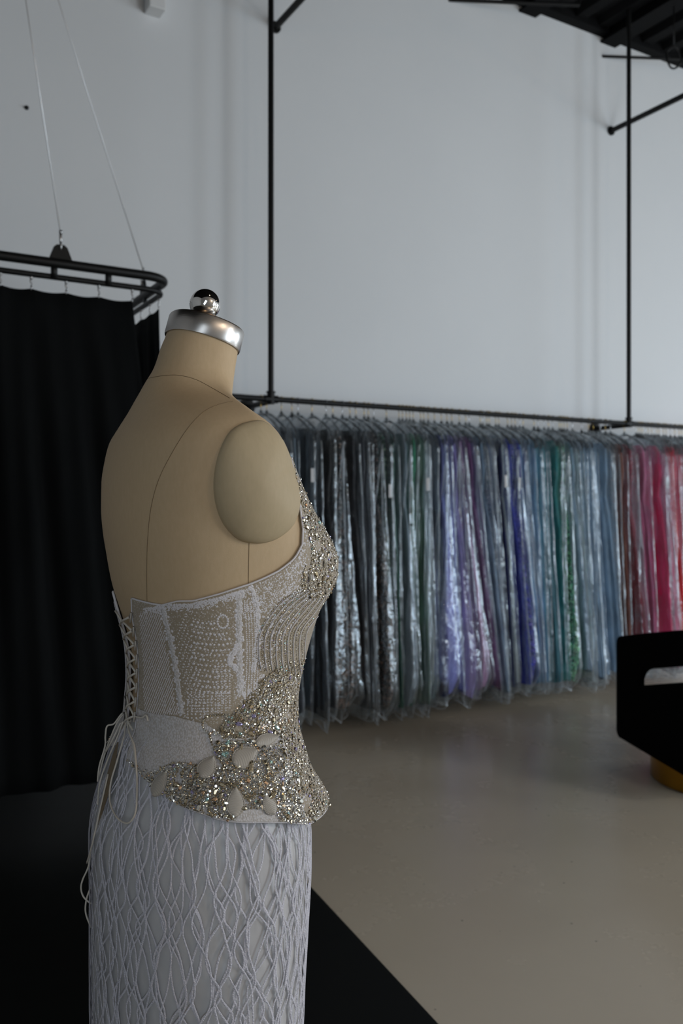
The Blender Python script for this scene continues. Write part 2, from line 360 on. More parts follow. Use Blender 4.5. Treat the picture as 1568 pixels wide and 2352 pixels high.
# curtains with hooks
def curtain(name, lab, hooks, bottom, z0, amp, seed):
    root = empty(name, tuple(hooks[0]), 0, lab, 'curtain'); rnd = random.Random(seed)
    top = []
    for i in range(len(hooks) - 1):
        for k in range(10):
            t = k / 10; p = hooks[i].lerp(hooks[i + 1], t); top.append(p - Zv * (.008 * math.sin(PI * t)))
    top.append(hooks[-1]); K = len(top); rows = []
    d = (hooks[-1] - hooks[0]); d.z = 0; L = d.length; d.normalize(); w = Zv.cross(d)
    for r in range(26):
        t = r / 25; row = []
        for j, p in enumerate(top):
            s = j / (K - 1); q = p.lerp(bottom[0].lerp(bottom[1], s), t); q.z = p.z * (1 - t) + z0 * t
            f = amp * min(1, t * 3) * (math.sin(s * L * 38 + seed) + .6 * math.sin(s * L * 71 + 2 * t + seed * 2) + .5 * noise.noise(Vector((s * L * 6, t * 2, seed))))
            row.append(q + w * f)
        rows.append(row)
    mb = MB(); mb.grid(rows); mb.build('curtain_panel', M['curtain'], root, solid=.003)
    for p in hooks:
        mb = MB(); h = p - Zv * .006
        mb.tube([h, h + Zv * .016], .003, 6); mb.tube([h + Zv * .016 + d * .0, h + Zv * .022 + d * .004, h + Zv * .028, h + Zv * .034 - d * .003, h + Zv * .044], .0035, 6)
        mb.tube([h + Zv * .042, h + Zv * .056], .006, 8); mb.build('curtain_hook', M['steel'] , root)
    return root
zc = RZ - .108
hk = [rg(track_a(px), .012, zc) for px in (-215, -140, -70, 2, 72, 153, 229, 306)]
curtain('curtain', 'black fabric curtain panel on the front of the rail at the left edge', hk, (rg(track_a(-230), .03, 0), rg(.10, .03, 0)), .152, .016, 3)
hk2 = [rg(-.012, b, zc + .004) for b in (.11, .23, .36, .52, .68)]
curtain('curtain', 'narrow black curtain panel on the right return of the rail', hk2, (rg(.03, .02, 0), rg(0, .75, 0)), .152, .014, 8)

# ------------------------------------------------------------------ dress form + wedding gown
D0 = 1.1
THB = math.radians(29)
dv = Vector((math.cos(THB), math.sin(THB), 0)); sv = Vector((math.sin(THB), -math.cos(THB), 0))
def rowz(r): return CZ + (HY - r) * D0 / F
def spline(tab):
    xs = [p[0] for p in tab]; ys = [p[1] for p in tab]; k = len(xs)
    ms = []
    for i in range(k):
        if i == 0: ms.append((ys[1] - ys[0]) / (xs[1] - xs[0]))
        elif i == k - 1: ms.append((ys[-1] - ys[-2]) / (xs[-1] - xs[-2]))
        else:
            a = (ys[i] - ys[i - 1]) / (xs[i] - xs[i - 1]); b = (ys[i + 1] - ys[i]) / (xs[i + 1] - xs[i])
            ms.append(0 if a * b <= 0 else 2 * a * b / (a + b))
    def f(x):
        if x <= xs[0]: return ys[0]
        if x >= xs[-1]: return ys[-1]
        i = 0
        while xs[i + 1] < x: i += 1
        h = xs[i + 1] - xs[i]; t = (x - xs[i]) / h
        return ((2 * t ** 3 - 3 * t * t + 1) * ys[i] + (t ** 3 - 2 * t * t + t) * h * ms[i] + (-2 * t ** 3 + 3 * t * t) * ys[i + 1] + (t ** 3 - t * t) * h * ms[i + 1])
    return f
class Surf:
    """closed body surface: sections with the outline (L, R), the axis column C and the half width B"""
    def __init__(s, L, R_, C, B, n_=2.2, tilt=None, bust=False):
        s.L, s.R, s.C, s.B = spline(L), spline(R_), spline(C), spline(B)
        s.n = n_; s.tilt = spline(tilt) if tilt else (lambda r: 0); s.bust = bust; s.cache = {}
    def pt(s, r, phi, A, off=0):
        c = s.C(r); B = s.B(r); cs, sn = math.cos(phi), math.sin(phi); e = 2 / s.n
        ca = math.copysign(abs(cs) ** e, cs); sb = math.copysign(abs(sn) ** e, sn)
        g = 1
        if s.bust and cs > 0:
            q = abs((phi + PI) % (2 * PI) - PI)
            g = 1 + .10 * math.exp(-((q - .55) / .30) ** 2) * math.exp(-((r - 1290) / 85) ** 2) - .06 * math.exp(-(q / .2) ** 2) * math.exp(-((r - 1270) / 80) ** 2)
        x = ca * A * g
        p = Vector(((c - CX) / F * D0, D0, rowz(r))) + dv * x + sv * sb * B
        p.z -= math.tan(math.radians(s.tilt(r))) * x
        return p
    def A(s, r):
        k = round(r, 2)
        if k in s.cache: return s.cache[k]
        res = []
        for back in (True, False):
            tgt = s.L(r) if back else s.R(r); lo, hi = .004, .4
            for _ in range(26):
                mid = (lo + hi) / 2
                ex = [CX + F * p.x / p.y for p in (s.pt(r, q, mid) for q in ([PI / 2 + PI * i / 32 for i in range(33)] if back else [-PI / 2 + PI * i / 32 for i in range(33)]))]
                if (min(ex) < tgt) if back else (max(ex) > tgt): hi = mid
                else: lo = mid
            res.append((lo + hi) / 2)
        s.cache[k] = res; return res
    def P(s, r, phi, off=0):
        r = round(r / 4) * 4 + 0 if False else r
        Ab, Af = s.A(r); p = s.pt(r, phi, Af if math.cos(phi) >= 0 else Ab)
        if off:
            c = Vector(((s.C(r) - CX) / F * D0, D0, p.z)); q = p - c; p = p + q.normalized() * off
        return p
AX = [(700, 470), (760, 468), (815, 462), (860, 455), (900, 458), (960, 468), (1060, 470), (1200, 472), (1290, 474), (1450, 480), (1600, 480), (1750, 474), (1900, 470), (2400, 462), (3300, 462)]
# body
BL = [(780, 384), (786, 383), (822, 369), (866, 352), (900, 328), (940, 300), (985, 270), (1020, 250), (1060, 240), (1110, 233), (1170, 232), (1220, 236), (1270, 244), (1320, 253), (1345, 259), (1400, 276), (1450, 290), (1500, 299), (1550, 302), (1600, 299), (1650, 296), (1740, 268), (1800, 252), (1900, 236), (2000, 240)]
BR = [(780, 547), (795, 545), (822, 541), (866, 536), (915, 533), (935, 545), (960, 575), (990, 622), (1020, 648), (1060, 666), (1085, 674), (1110, 684), (1140, 697), (1170, 712), (1210, 736), (1250, 757), (1290, 768), (1330, 765), (1370, 745), (1400, 726), (1440, 712), (1480, 700), (1520, 690), (1560, 680), (1600, 675), (1650, 668), (1740, 670), (1890, 676), (2000, 674)]
BB = [(780, .045), (815, .046), (855, .049), (885, .056), (910, .072), (930, .095), (955, .126), (985, .150), (1020, .163), (1060, .166), (1120, .162), (1200, .152), (1260, .147), (1340, .139), (1450, .125), (1550, .117), (1620, .119), (1700, .130), (1800, .146), (1900, .153), (2000, .152)]
body = Surf(BL, BR, AX, BB, 2.25, [(785, 15), (820, 13), (870, 8), (915, 2), (950, 0)], bust=True)
form = empty('dress_form', ((469 - CX) / F * D0, D0, 0), 0, 'beige linen dress form with steel neck cap standing on the black mat', 'dress form')
PH = [2 * PI * j / 96 for j in range(96)]
rows = []; r = 783.0
while r <= 1990: rows.append([body.P(r, q) for q in PH]); r += 9
rows.append([Vector(((462 - CX) / F * D0, D0, rowz(2010))) + (p - Vector(((462 - CX) / F * D0, D0, p.z))) * .7 + Zv * (rowz(2010) - rowz(1984)) * 0 for p in rows[-1]])
mb = MB(); mb.grid(rows, closed=True); k = len(PH); base = len(mb.v) - k
mb.f.append(list(range(base, base + k))); mb.m.append(0); mb.f.append(list(reversed(range(k)))); mb.m.append(0)
mb.build('torso', M['linen'], form); bodymb = mb
def bvh_of(mb): return BVHTree.FromPolygons(mb.v, mb.f)
EYE = Vector((0, 0, CZ))
def cast(bvh, px, py):
    d = Vector(((px - CX) / F, 1, (HY - py) / F)).normalized(); h = bvh.ray_cast(EYE, d)
    if h[0] is None: return None, None
    nn = h[1] if h[1].dot(d) < 0 else -h[1]
    return h[0], nn
bodybvh = bvh_of(bodymb)
MC = Vector(((469 - CX) / F * D0, D0, 0))
def mirror(p):                      # across the body's own mid plane
    c = MC; return p - sv * 2 * (p - c).dot(sv)
def mirn(v_): return v_ - sv * 2 * v_.dot(sv)
def smooth_path(pts, k=8):
    out = []
    for i in range(len(pts) - 1):
        p0 = pts[max(0, i - 1)]; p1 = pts[i]; p2 = pts[i + 1]; p3 = pts[min(len(pts) - 1, i + 2)]
        for j in range(k):
            t = j / k
            out.append(tuple(.5 * (2 * b + (c - a) * t + (2 * a - 5 * b + 4 * c - d) * t * t + (3 * b - a - 3 * c + d) * t ** 3) for a, b, c, d in zip(p0, p1, p2, p3)))
    out.append(tuple(pts[-1])); return out
def seam(pts, mir=True):
    P = [cast(bodybvh, *p) for p in smooth_path(pts, 7)]; P = [(a + b * .0001) for a, b in P if a]
    mb = MB(); mb.tube(P, .0004, 5); mb.build('seam', M['seam'], form)
    if mir: mb = MB(); mb.tube([mirror(p) for p in P], .0004, 5); mb.build('seam', M['seam'], form)
seam([(534, 922), (500, 930), (465, 948), (430, 985), (395, 1040), (365, 1100), (347, 1165), (339, 1240), (337, 1320), (338, 1395)])
seam([(572, 1240), (571, 1290), (570, 1350)])
seam([(345, 868), (375, 863), (410, 862), (450, 872), (490, 893), (528, 915)])
# arm plates
OUT = [(556, 972), (600, 966), (640, 1000), (664, 1050), (682, 1110), (686, 1160), (672, 1205), (640, 1234), (605, 1247), (572, 1247), (540, 1235), (510, 1200), (494, 1155), (490, 1110), (496, 1062), (510, 1020), (530, 988)]
def plate(mir):
    op = smooth_path(OUT + [OUT[0]], 4)[:-1]; cen, cn = cast(bodybvh, 588, 1115)
    pl = []
    for p in op:
        h, nn = cast(bodybvh, *p)
        if h is None or (h - cen).dot(sv) < -.05:   # on the shoulder's rim: meet the plate's plane
            d = Vector(((p[0] - CX) / F, 1, (HY - p[1]) / F)); pc = cen - sv * .03; t = (pc - EYE).dot(sv) / d.dot(sv); h = EYE + d * t
        pl.append(h)
    mb = MB(); rows = []
    for rr in (1.0, 1.0, .97, .9, .78, .62, .42, .2, .02):
        hh = -.012 if not rows else (.003 + .014 * math.sqrt(max(0, 1 - rr * rr)))
        ring = []
        for h in pl:
            q = cen.lerp(h, rr); lift = (h - cen).dot(sv)
            ring.append(q + sv * (hh + lift * (rr * rr - rr)))
        rows.append([mirror(q) for q in ring] if mir else ring)
    mb.grid(rows, closed=True); kk = len(pl); b0 = len(mb.v) - kk; mb.f.append(list(range(b0, b0 + kk))); mb.m.append(0)
    return mb.build('arm_plate', M['plate'], form)
plate(False); plate(True)
# neck cap + ball finial
capn = (Zv * math.cos(math.radians(15)) + dv * math.sin(math.radians(15))).normalized()
base_ring = [body.P(787, q) for q in PH]; cc = sum(base_ring, Vector()) / len(base_ring)
mb = MB(); rows = []
for sc, h in ((.96, -.002), (1.045, -.002), (1.06, 0), (1.06, .0225), (1.045, .0242), (.9, .0244), (.3, .0246)):
    rows.append([cc + (p - cc) * sc + capn * h for p in base_ring])
mb.grid(rows, closed=True); kk = len(PH); mb.f.append(list(range(len(mb.v) - kk, len(mb.v)))); mb.m.append(0)
mb.build('neck_cap', M['collar'], form, sharp=25)
mb = MB(); ct = cc + capn * .0245
mb.lathe(ct, [(.012, 0), (.012, .003), (.007, .004), (.007, .012)], 24, capn)
bc = at(471, 699, D0); bv = []
for i in range(1, 24): bv.append((.0196 * math.sin(PI * i / 24), -.0196 * math.cos(PI * i / 24)))
mb.lathe(bc, bv, 40, capn); mb.build('finial_ball', M['chrome'], form, sharp=60)
mb = MB(); ax0 = Vector(((466 - CX) / F * D0, D0, 0)); mb.lathe(ax0, [(.16, .006), (.16, .016), (.05, .022), (.018, .05), (.018, .80)], 30); mb.build('stand', M['steel'], form, sharp=40)

# --- gown surfaces
GL = [(1060, 236), (1170, 228), (1250, 236), (1300, 247), (1340, 255), (1400, 270), (1450, 284), (1500, 292), (1550, 294), (1600, 291), (1640, 287), (1680, 268), (1740, 244), (1800, 224), (1850, 211), (1900, 204)]
GR = [(1060, 670), (1085, 679), (1110, 690), (1140, 703), (1170, 718), (1210, 742), (1250, 763), (1290, 775), (1330, 772), (1370, 752), (1400, 733), (1440, 719), (1480, 707), (1520, 697), (1560, 688), (1600, 683), (1650, 684), (1680, 692), (1720, 704), (1760, 720), (1790, 738), (1820, 753), (1850, 755), (1875, 748), (1900, 735)]
GB = [(r, b + .003) for r, b in BB if 1060 <= r <= 1620] + [(1700, .145), (1800, .168), (1850, .176), (1900, .178)]
gs = Surf(GL, GR, AX, GB, 2.25, bust=True)
SL = [(1620, 292), (1650, 285), (1680, 268), (1740, 247), (1800, 227), (1850, 214), (1900, 207), (1950, 207), (2100, 208), (2352, 208), (2900, 196), (3380, 160)]
SR = [(1620, 676), (1700, 684), (1760, 694), (1820, 704), (1890, 711), (1950, 711), (2000, 709), (2050, 706), (2120, 702), (2200, 697), (2280, 694), (2352, 690), (2900, 690), (3380, 730)]
SB = [(1620, .120), (1700, .139), (1800, .160), (1900, .169), (2000, .172), (2352, .168), (2900, .172), (3380, .2)]
ss = Surf(SL, SR, AX, SB, 2.2)
gown = empty('wedding_gown', ((469 - CX) / F * D0, D0, 0), 0, 'white strapped wedding gown with crystal bodice and lace skirt worn by the dress form', 'gown')
# skirt: satin underskirt
rows = []; r = 1630.0
while r <= 3380:
    row = []
    for q in PH + []:
        f = .0035 * noise.noise(Vector((math.cos(q) * 2.2 + r * .004, math.sin(q) * 2.2, r * .006))) * min(1, max(0, (r - 1900) / 200))
        row.append(ss.P(r, q, -.0022 + f * .7))
    rows.append(row); r += 14
mb = MB(); mb.grid(rows, closed=True); mb.build('underskirt', M['satin'], gown); skmb = mb
skbvh = bvh_of(skmb)
# lace net on the skirt
SKC = Vector(((466 - CX) / F * D0, D0, 0))
def ribbon(mb, P, NR_, hw, h):
    k = len(P); rows = []
    for i in range(k):
        t = (P[min(i + 1, k - 1)] - P[max(i - 1, 0)]).normalized(); b = NR_[i].cross(t).normalized()
        rows.append([P[i] + b * hw * x + NR_[i] * z * h for x, z in ((-1, 0), (-.6, .75), (0, 1), (.6, .75), (1, 0))])
    mb.grid(rows)
def net(count, lam, amp, seed, r0, r1, rad):
    rnd = random.Random(seed); mb = MB(); step = 13
    for i in range(count):
        pts = []; r = r0 + rnd.uniform(0, 30); q0 = 2 * PI * (i + rnd.uniform(-.2, .2)) / count; ph = PI * (i % 2) + rnd.uniform(-.25, .25); a2 = amp * rnd.uniform(.75, 1.25); lm = lam
        while r < r1:
            wv = noise.noise(Vector((q0 * 3, r * .0022, seed)))
            w2 = noise.noise(Vector((q0 * 9, r * .006, seed + 5)))
            s_ = math.sin(2 * PI * r / lm + ph + 2.2 * wv + .55 * w2)
            q = q0 + a2 * (s_ + .25 * math.sin(4 * PI * r / lm + ph)) + .05 * wv
            pts.append(ss.P(r, q, .0008 + .0006 * (i % 3))); r += step
        nr_ = [(Vector((p.x, p.y, 0)) - SKC).normalized() for p in pts]; ribbon(mb, pts, nr_, rad * rnd.uniform(.75, 1.15), .0004)
    return mb
for s_ in (ss,):       # section cache on a fixed ladder keeps this quick
    _A = s_.A; lad = {}
    def fastA(r, _A=_A, lad=lad):
        k = r / 20; i = math.floor(k); t = k - i
        for j in (i, i + 1):
            if j not in lad: lad[j] = _A(j * 20.0)
        return [lad[i][0] * (1 - t) + lad[i + 1][0] * t, lad[i][1] * (1 - t) + lad[i + 1][1] * t]
    s_.A = fastA
mb = net(78, 195, .050, 1, 1650, 3370, .0012); m2 = net(54, 250, .075, 2, 1650, 3370, .0011); m3 = net(46, 165, .055, 7, 1650, 3370, .0012)
mb.add(m2.v, m2.f); mb.add(m3.v, m3.f); mb.build('lace_overlay', M['glit'], gown)

# bodice ---------------------------------------------------------------
def phi_row(px, py):             # bodice parameters of the near-side surface point seen at a pixel
    best = None
    lo_q, hi_q, lo_r, hi_r = .05, 3.3, py - 150, py + 60; nq, nr = 60, 24
    for it in range(3):
        for i in range(nq + 1):
            q = lo_q + (hi_q - lo_q) * i / nq
            for j in range(nr + 1):
                r = lo_r + (hi_r - lo_r) * j / nr; p = gs.P(r, q)
                e = (CX + F * p.x / p.y - px) ** 2 + (HY - F * (p.z - CZ) / p.y - py) ** 2 + (400 if p.y > D0 + .02 else 0)
                if best is None or e < best[0]: best = (e, q, r)
        dq = (hi_q - lo_q) / nq * 1.5; dr = (hi_r - lo_r) / nr * 1.5
        lo_q, hi_q, lo_r, hi_r = best[1] - dq, best[1] + dq, best[2] - dr, best[2] + dr; nq, nr = 12, 8
    return best[1], best[2]
_A2 = gs.A; lad2 = {}
def fastA2(r):
    k = r / 10; i = math.floor(k); t = k - i
    for j in (i, i + 1):
        if j not in lad2: lad2[j] = _A2(j * 10.0)
    return [lad2[i][0] * (1 - t) + lad2[i + 1][0] * t, lad2[i][1] * (1 - t) + lad2[i + 1][1] * t]
gs.A = fastA2
TOP = [(318, 1384), (345, 1389), (385, 1381), (430, 1381), (500, 1366), (570, 1343), (640, 1312), (676, 1284), (696, 1246)]
topq = [phi_row(*p) for p in TOP]
topq = sorted([(q, r) for q, r in topq])                     # small angle = front
qF = topq[0][0]
toptab = [(0, 1275), (qF * .30, 1215), (qF * .50, 1105), (qF * .60, 1060), (qF * .82, 1062), (qF * .91, 1130), (qF * .97, 1205)] + topq + [(PI, topq[-1][1] - 6)]
BOT = [(292, 1746), (335, 1790), (400, 1845), (460, 1868), (520, 1886), (600, 1888), (660, 1888), (708, 1893)]
botq = sorted([phi_row(*p) for p in BOT])
bottab = [(0, botq[0][1] + 2)] + botq + [(PI, botq[-1][1] - 10)]
def lin_tab(tab, x):
    x = min(max(x, tab[0][0]), tab[-1][0])
    for (a, b), (c, d) in zip(tab, tab[1:]):
        if x <= c: return b + (d - b) * ((x - a) / (c - a) if c > a else 0)
    return tab[-1][1]
def gap(r): return lin_tab([(1340, .30), (1400, .21), (1480, .15), (1560, .13), (1640, .13), (1740, .12)], r)
NJ = 150; rows = []
qs = [-PI + 2 * PI * j / NJ for j in range(NJ + 1)]
NR = 64
for i in range(NR + 1):
    row = []
    for q in qs:
        t = i / NR; ra = lin_tab(toptab, abs(q)); rb = lin_tab(bottab, abs(q)); r = ra + (rb - ra) * t
        g = gap(r); s = abs(q) / PI; qq = math.copysign(s * (PI - g) if s > .0 else 0, q) if q else 0
        # only the back quarter gives way to the lacing gap
        k = max(0, (s - .6) / .4); qq = q - math.copysign(g * k, q)
        row.append(gs.P(r, qq))
    rows.append(row)
mb = MB(); mb.grid(rows)
bod = mb.build('bodice', [M['tulle']], gown, solid=.0022); bodmb = mb; bodbvh = bvh_of(mb)
# bound edges
edge = MB()
edge.tube([p + Zv * .0003 for p in rows[0]], .0013, 6); edge.tube(rows[-1], .0012, 6)
edge.tube([rw[0] for rw in rows], .0017, 6); edge.tube([rw[-1] for rw in rows], .0017, 6)
edge.build('edge_binding', M['lace'], gown).parent = bod
def inside(poly, x, y):
    c = False; k = len(poly)
    for i in range(k):
        x1, y1 = poly[i]; x2, y2 = poly[i - 1]
        if (y1 > y) != (y2 > y) and x < (x2 - x1) * (y - y1) / (y2 - y1) + x1: c = not c
    return c
# white lace embroidery: dots, lines and bands sewn over the tulle
lace = MB(); bone = MB()
def frame(nn):
    t = nn.orthogonal().normalized(); return t, nn.cross(t)
def dot(px, py, r, both=True):
    h, nn = cast(bodbvh, px, py)
    if h is None: return
    for mir in ((False, True) if both else (False,)):
        hh, n2 = (mirror(h), mirn(nn)) if mir else (h, nn); a, b = frame(n2); o = hh + n2 * .0011
        rim = [o + (a * math.cos(q) + b * math.sin(q)) * r for q in [2 * PI * i / 7 for i in range(7)]]; top_ = o + n2 * r * .55
        lace.add(rim + [top_], [(i, (i + 1) % 7, 7) for i in range(7)])
def stroke(pts, w, jit=0):
    P = []; Q = []
    for p in pts:
        h, nn = cast(bodbvh, p[0] + U(-jit, jit), p[1])
        if h is not None: P.append(h + nn * .0011); Q.append(nn)
    if len(P) > 1:
        hh = min(w, .0014); ribbon(lace, P, Q, w, hh); ribbon(lace, [mirror(p) for p in P], [mirn(q) for q in Q], w, hh)
def rowtop(px): return lin_tab([(300, 1392), (345, 1391), (385, 1383), (430, 1383), (500, 1368), (570, 1345), (640, 1314), (676, 1287), (700, 1240)], px)
S = .00052
for k in range(46):                       # fine slanted cords on the back panel
    x0 = 270 + k * 5
    pts = [(x0 + 45 - t * 100, 1396 + t * 245) for t in [i / 24 for i in range(25)]]
    pts = [p for p in pts if 320 + (p[1] - 1390) * .05 < p[0] < 370 + (p[1] - 1390) * .17 and p[1] > rowtop(p[0]) + 5]
    stroke(pts, .0005, .5)
    for p in pts:
        if R() < .4: dot(p[0] + U(-2, 2), p[1] + U(-3, 3), U(.0005, .001))
for k in range(17):                       # beaded diagonals beyond the first boning
    x0 = 395 + k * 10
    for i in range(40):
        t = i / 39; x = x0 + 40 - t * 95; y = 1390 + t * 250
        if 388 + (y - 1390) * .2 < x < 424 + (y - 1390) * .22 and y > rowtop(x) + 4: dot(x + U(-.7, .7), y + U(-.7, .7), U(.0007, .0012))
def band(pts, w, dens=1.0):
    sp = smooth_path(pts, 10)
    P = [cast(bodbvh, *p) for p in sp]; P = [(a + b * .0009, b) for a, b in P if a is not None]
    ribbon(bone, [p for p, _ in P], [q for _, q in P], w * S * .5, .0007); ribbon(bone, [mirror(p) for p, _ in P], [mirn(q) for _, q in P], w * S * .5, .0007)
    for (x, y) in sp:
        for _ in range(int(5 * dens)): dot(x + U(-w, w) * .62, y + U(-5, 5), U(.0009, .0019))
band([(372, 1390), (390, 1460), (405, 1540), (418, 1640)], 13)
band([(549, 1362), (548, 1440), (549, 1520), (552, 1595)], 15, 1.2)
band([(575, 1350), (588, 1385), (592, 1430), (588, 1490), (580, 1540)], 7)
band([(549, 1480), (534, 1500), (528, 1520), (540, 1535)], 8)
for i in range(14):                       # big dots
    for j in range(11):
        x = 436 + j * 9.4 + (i % 2) * 4.7 + U(-1, 1); y = 1432 + i * 12.2 + U(-1, 1) - (j - 6) ** 2 * .25
        if x < 438 + (i > 8) * 6 or x > 530 or (x - 511) ** 2 + (y - 1428) ** 2 < 330: continue
        dot(x, y, U(.0011, .0017))
for q in range(16): dot(511 + 12 * math.cos(q * PI / 8), 1427 + 15 * math.sin(q * PI / 8), .0014)
for i in range(9):
    for j in range(12):
        x = 432 + j * 9 + U(-1, 1); y = 1592 + i * 7 + U(-1, 1)
        if x < 530 - i * 5: dot(x, y, U(.0008, .0013))
for k in range(4):                        # dotted columns beside the boning
    for i in range(30):
        x = 500 + k * 9; y = 1525 + i * 5.6
        if y < 1650 - k * 8: dot(x, y, .0009)
for k in range(5):
    for i in range(52):
        x = 560 + k * 6.5 + 6 * math.sin(i / 52 * PI); y = 1380 + i * 4.4
        dot(x + U(-.8, .8), y, U(.0007, .0012))
for _ in range(1500):                     # speckled top edge and filled ground
    x = U(330, 700); yt = rowtop(x); d = abs(random.gauss(0, 8)) if x < 560 else U(0, 75); y = yt + 4 + d
    if y < 1560: dot(x, y, U(.0005, .001))
for _ in range(3200):                     # white lace ground under the crystals
    x = U(560, 780); y = U(1070, 1890)
    if (y < 1385 and x > 655) or (y > 1545 and x > 600 - (y - 1545) * .8): dot(x, y, U(.0007, .0015))
for _ in range(900):                      # ground between the bead strands
    x = U(585, 720); y = U(1345, 1560)
    if x < 600 + (1560 - y) * .62: dot(x, y, U(.0006, .0012))
for _ in range(260):
    x = U(420, 560); y = U(1385, 1660); dot(x, y, U(.0006, .0009))
lace.build('lace_applique', M['lace'], gown).parent = bod; bone.build('boning_channel', M['dense'], gown).parent = bod
# dense lace yoke below the waist line
yk = MB(); prow = []; ytab = sorted(phi_row(*p) for p in [(345, 1636), (400, 1644), (470, 1662), (520, 1688), (580, 1700)])
for i in range(22):
    row = []
    for j in range(46):
        q = 1.15 + (PI - .16 - 1.15) * j / 45; r0 = lin_tab(ytab, q); r1 = lin_tab(bottab, q) - 2
        row.append(gs.P(r0 + (r1 - r0) * i / 21, q, .0019))
    prow.append(row)
yk.grid(prow); yk.grid([[mirror(p) for p in rw] for rw in prow]); yk.build('lace_yoke', M['dense'], gown)
gsurf = MB(); gsurf.grid(prow); gsurf.grid(rows); gbvh = bvh_of(gsurf)
# leaf appliques
LEAFS = [(368, 1800, 20, 30, 70), (476, 1762, 22, 26, 60), (562, 1738, 26, 34, 20), (612, 1700, 16, 34, 5), (540, 1842, 22, 32, 85), (617, 1848, 18, 24, 110)]
def leaf(px, py, a, b, ang, mir):
    h, nn = cast(gbvh, px, py)
    if h is None: return
    if mir: h, nn = mirror(h), mirn(nn)
    t = (Zv - nn * Zv.dot(nn)).normalized(); w = nn.cross(t); ca, sa = math.cos(math.radians(ang - 90)), math.sin(math.radians(ang - 90))
    A = t * ca + w * sa; Bv = w * ca - t * sa; mb = MB(); rws = []
    for i in range(41):
        y = -1 + 2 * i / 40; hw = max(0, 1 - y * y) ** .75 * (1 - .35 * y)
        rws.append([h + nn * (.0012 + .0016 * (1 - (x / 1.0) ** 2) + .0003 * math.sin(i * 1.9 + abs(x) * 6)) + A * y * b * S * .92 + Bv * x * hw * a * S * .82 for x in (-1, -.75, -.5, -.25, 0, .25, .5, .75, 1)])
    mb.grid(rws)
    rim = [r_[0] for r_ in rws] + [r_[-1] for r_ in reversed(rws)]; mb.tube(rim, .0006, 5, closed=True)
    mb.build('leaf_applique', M['leaf'], gown, solid=.001)
for L_ in LEAFS:
    leaf(*L_, False); leaf(*L_, True)
# crystals
def gem(mb, h, nn, r, ov=1.0, ang=0, mi=0, k=8):
    nn = (nn + Vector((U(-1, 1), U(-1, 1), U(-1, 1))) * .22).normalized()
    t = (Zv - nn * Zv.dot(nn)).normalized(); w = nn.cross(t); ca, sa = math.cos(ang), math.sin(ang); A = t * ca + w * sa; B = w * ca - t * sa
    rim = [h + nn * r * .25 + (A * math.cos(q) * ov + B * math.sin(q)) * r for q in [2 * PI * i / k for i in range(k)]]
    tb = [h + nn * r * .75 + (A * math.cos(q) * ov + B * math.sin(q)) * r * .55 for q in [2 * PI * (i + .5) / k for i in range(k)]]
    bt = [h - nn * r * .25]
    fs = [tuple(range(k, 2 * k))]
    for i in range(k):
        j = (i + 1) % k; fs += [(i, j, k + i), (j, k + j, k + i), (j, i, 2 * k)]
    mb.add(rim + tb + bt, fs, mi)
gems = []       # px, py, radius m, oval, angle
occ = {}
def try_gem(x, y, rpx, ov=1.0, ang=0, pack=.82):
    R2 = rpx * math.sqrt(ov); cx_, cy_ = int(x // 8), int(y // 8)
    for i in range(cx_ - 2, cx_ + 3):
        for j in range(cy_ - 2, cy_ + 3):
            for (x2, y2, r2) in occ.get((i, j), ()):
                if (x - x2) ** 2 + (y - y2) ** 2 < ((R2 + r2) * pack) ** 2: return False
    occ.setdefault((cx_, cy_), []).append((x, y, R2)); gems.append((x, y, rpx * S, ov, ang)); return True
def in_leaf(x, y):
    for (lx, ly, a, b, g) in LEAFS:
        q = math.radians(g); dx, dy = x - lx, y - ly; al = dx * math.cos(q) - dy * math.sin(q); ac = dx * math.sin(q) + dy * math.cos(q)
        if (al / b) ** 2 + (ac / a) ** 2 < .8: return True
    return False
def fill(poly, tries, sizes, holes=()):
    xs = [p[0] for p in poly]; ys = [p[1] for p in poly]
    for rlo, rhi, frac in sizes:
        for _ in range(int(tries * frac)):
            x, y = U(min(xs), max(xs)), U(min(ys), max(ys))
            if not inside(poly, x, y) or in_leaf(x, y): continue
            if noise.noise(Vector((x * .035, y * .035, 4))) < -.45: continue
            ov = random.choice((1, 1, 1, 1.7, 2.0)) if rlo > 2.4 else 1
            try_gem(x, y, U(rlo, rhi), ov, U(0, PI))
SZ = [(4.2, 5.5, .012), (2.8, 4, .10), (1.9, 2.8, .5), (1.3, 1.9, 1.3)]
fill([(690, 1195), (716, 1165), (745, 1205), (770, 1250), (782, 1292), (776, 1335), (757, 1372), (722, 1378), (690, 1356), (688, 1330), (712, 1300), (712, 1250), (700, 1215)], 3600, [(5.5, 7, .006)] + SZ)
fill([(672, 1068), (682, 1085), (706, 1130), (724, 1180), (702, 1196), (688, 1150)], 1500, SZ)
fill([(600, 1560), (640, 1528), (700, 1510), (694, 1560), (690, 1655), (640, 1700), (600, 1690), (520, 1700), (490, 1685), (520, 1650), (560, 1610)], 6500, SZ)
fill([(690, 1650), (722, 1735), (770, 1812), (765, 1850), (722, 1896), (640, 1886), (630, 1850), (600, 1800), (520, 1770), (495, 1740), (490, 1705), (560, 1700), (620, 1690)], 9500, [(5.5, 7, .004)] + SZ)
fill([(290, 1742), (345, 1775), (400, 1750), (520, 1762), (640, 1800), (645, 1850), (560, 1860), (530, 1890), (480, 1884), (400, 1846), (335, 1792)], 8500, SZ)
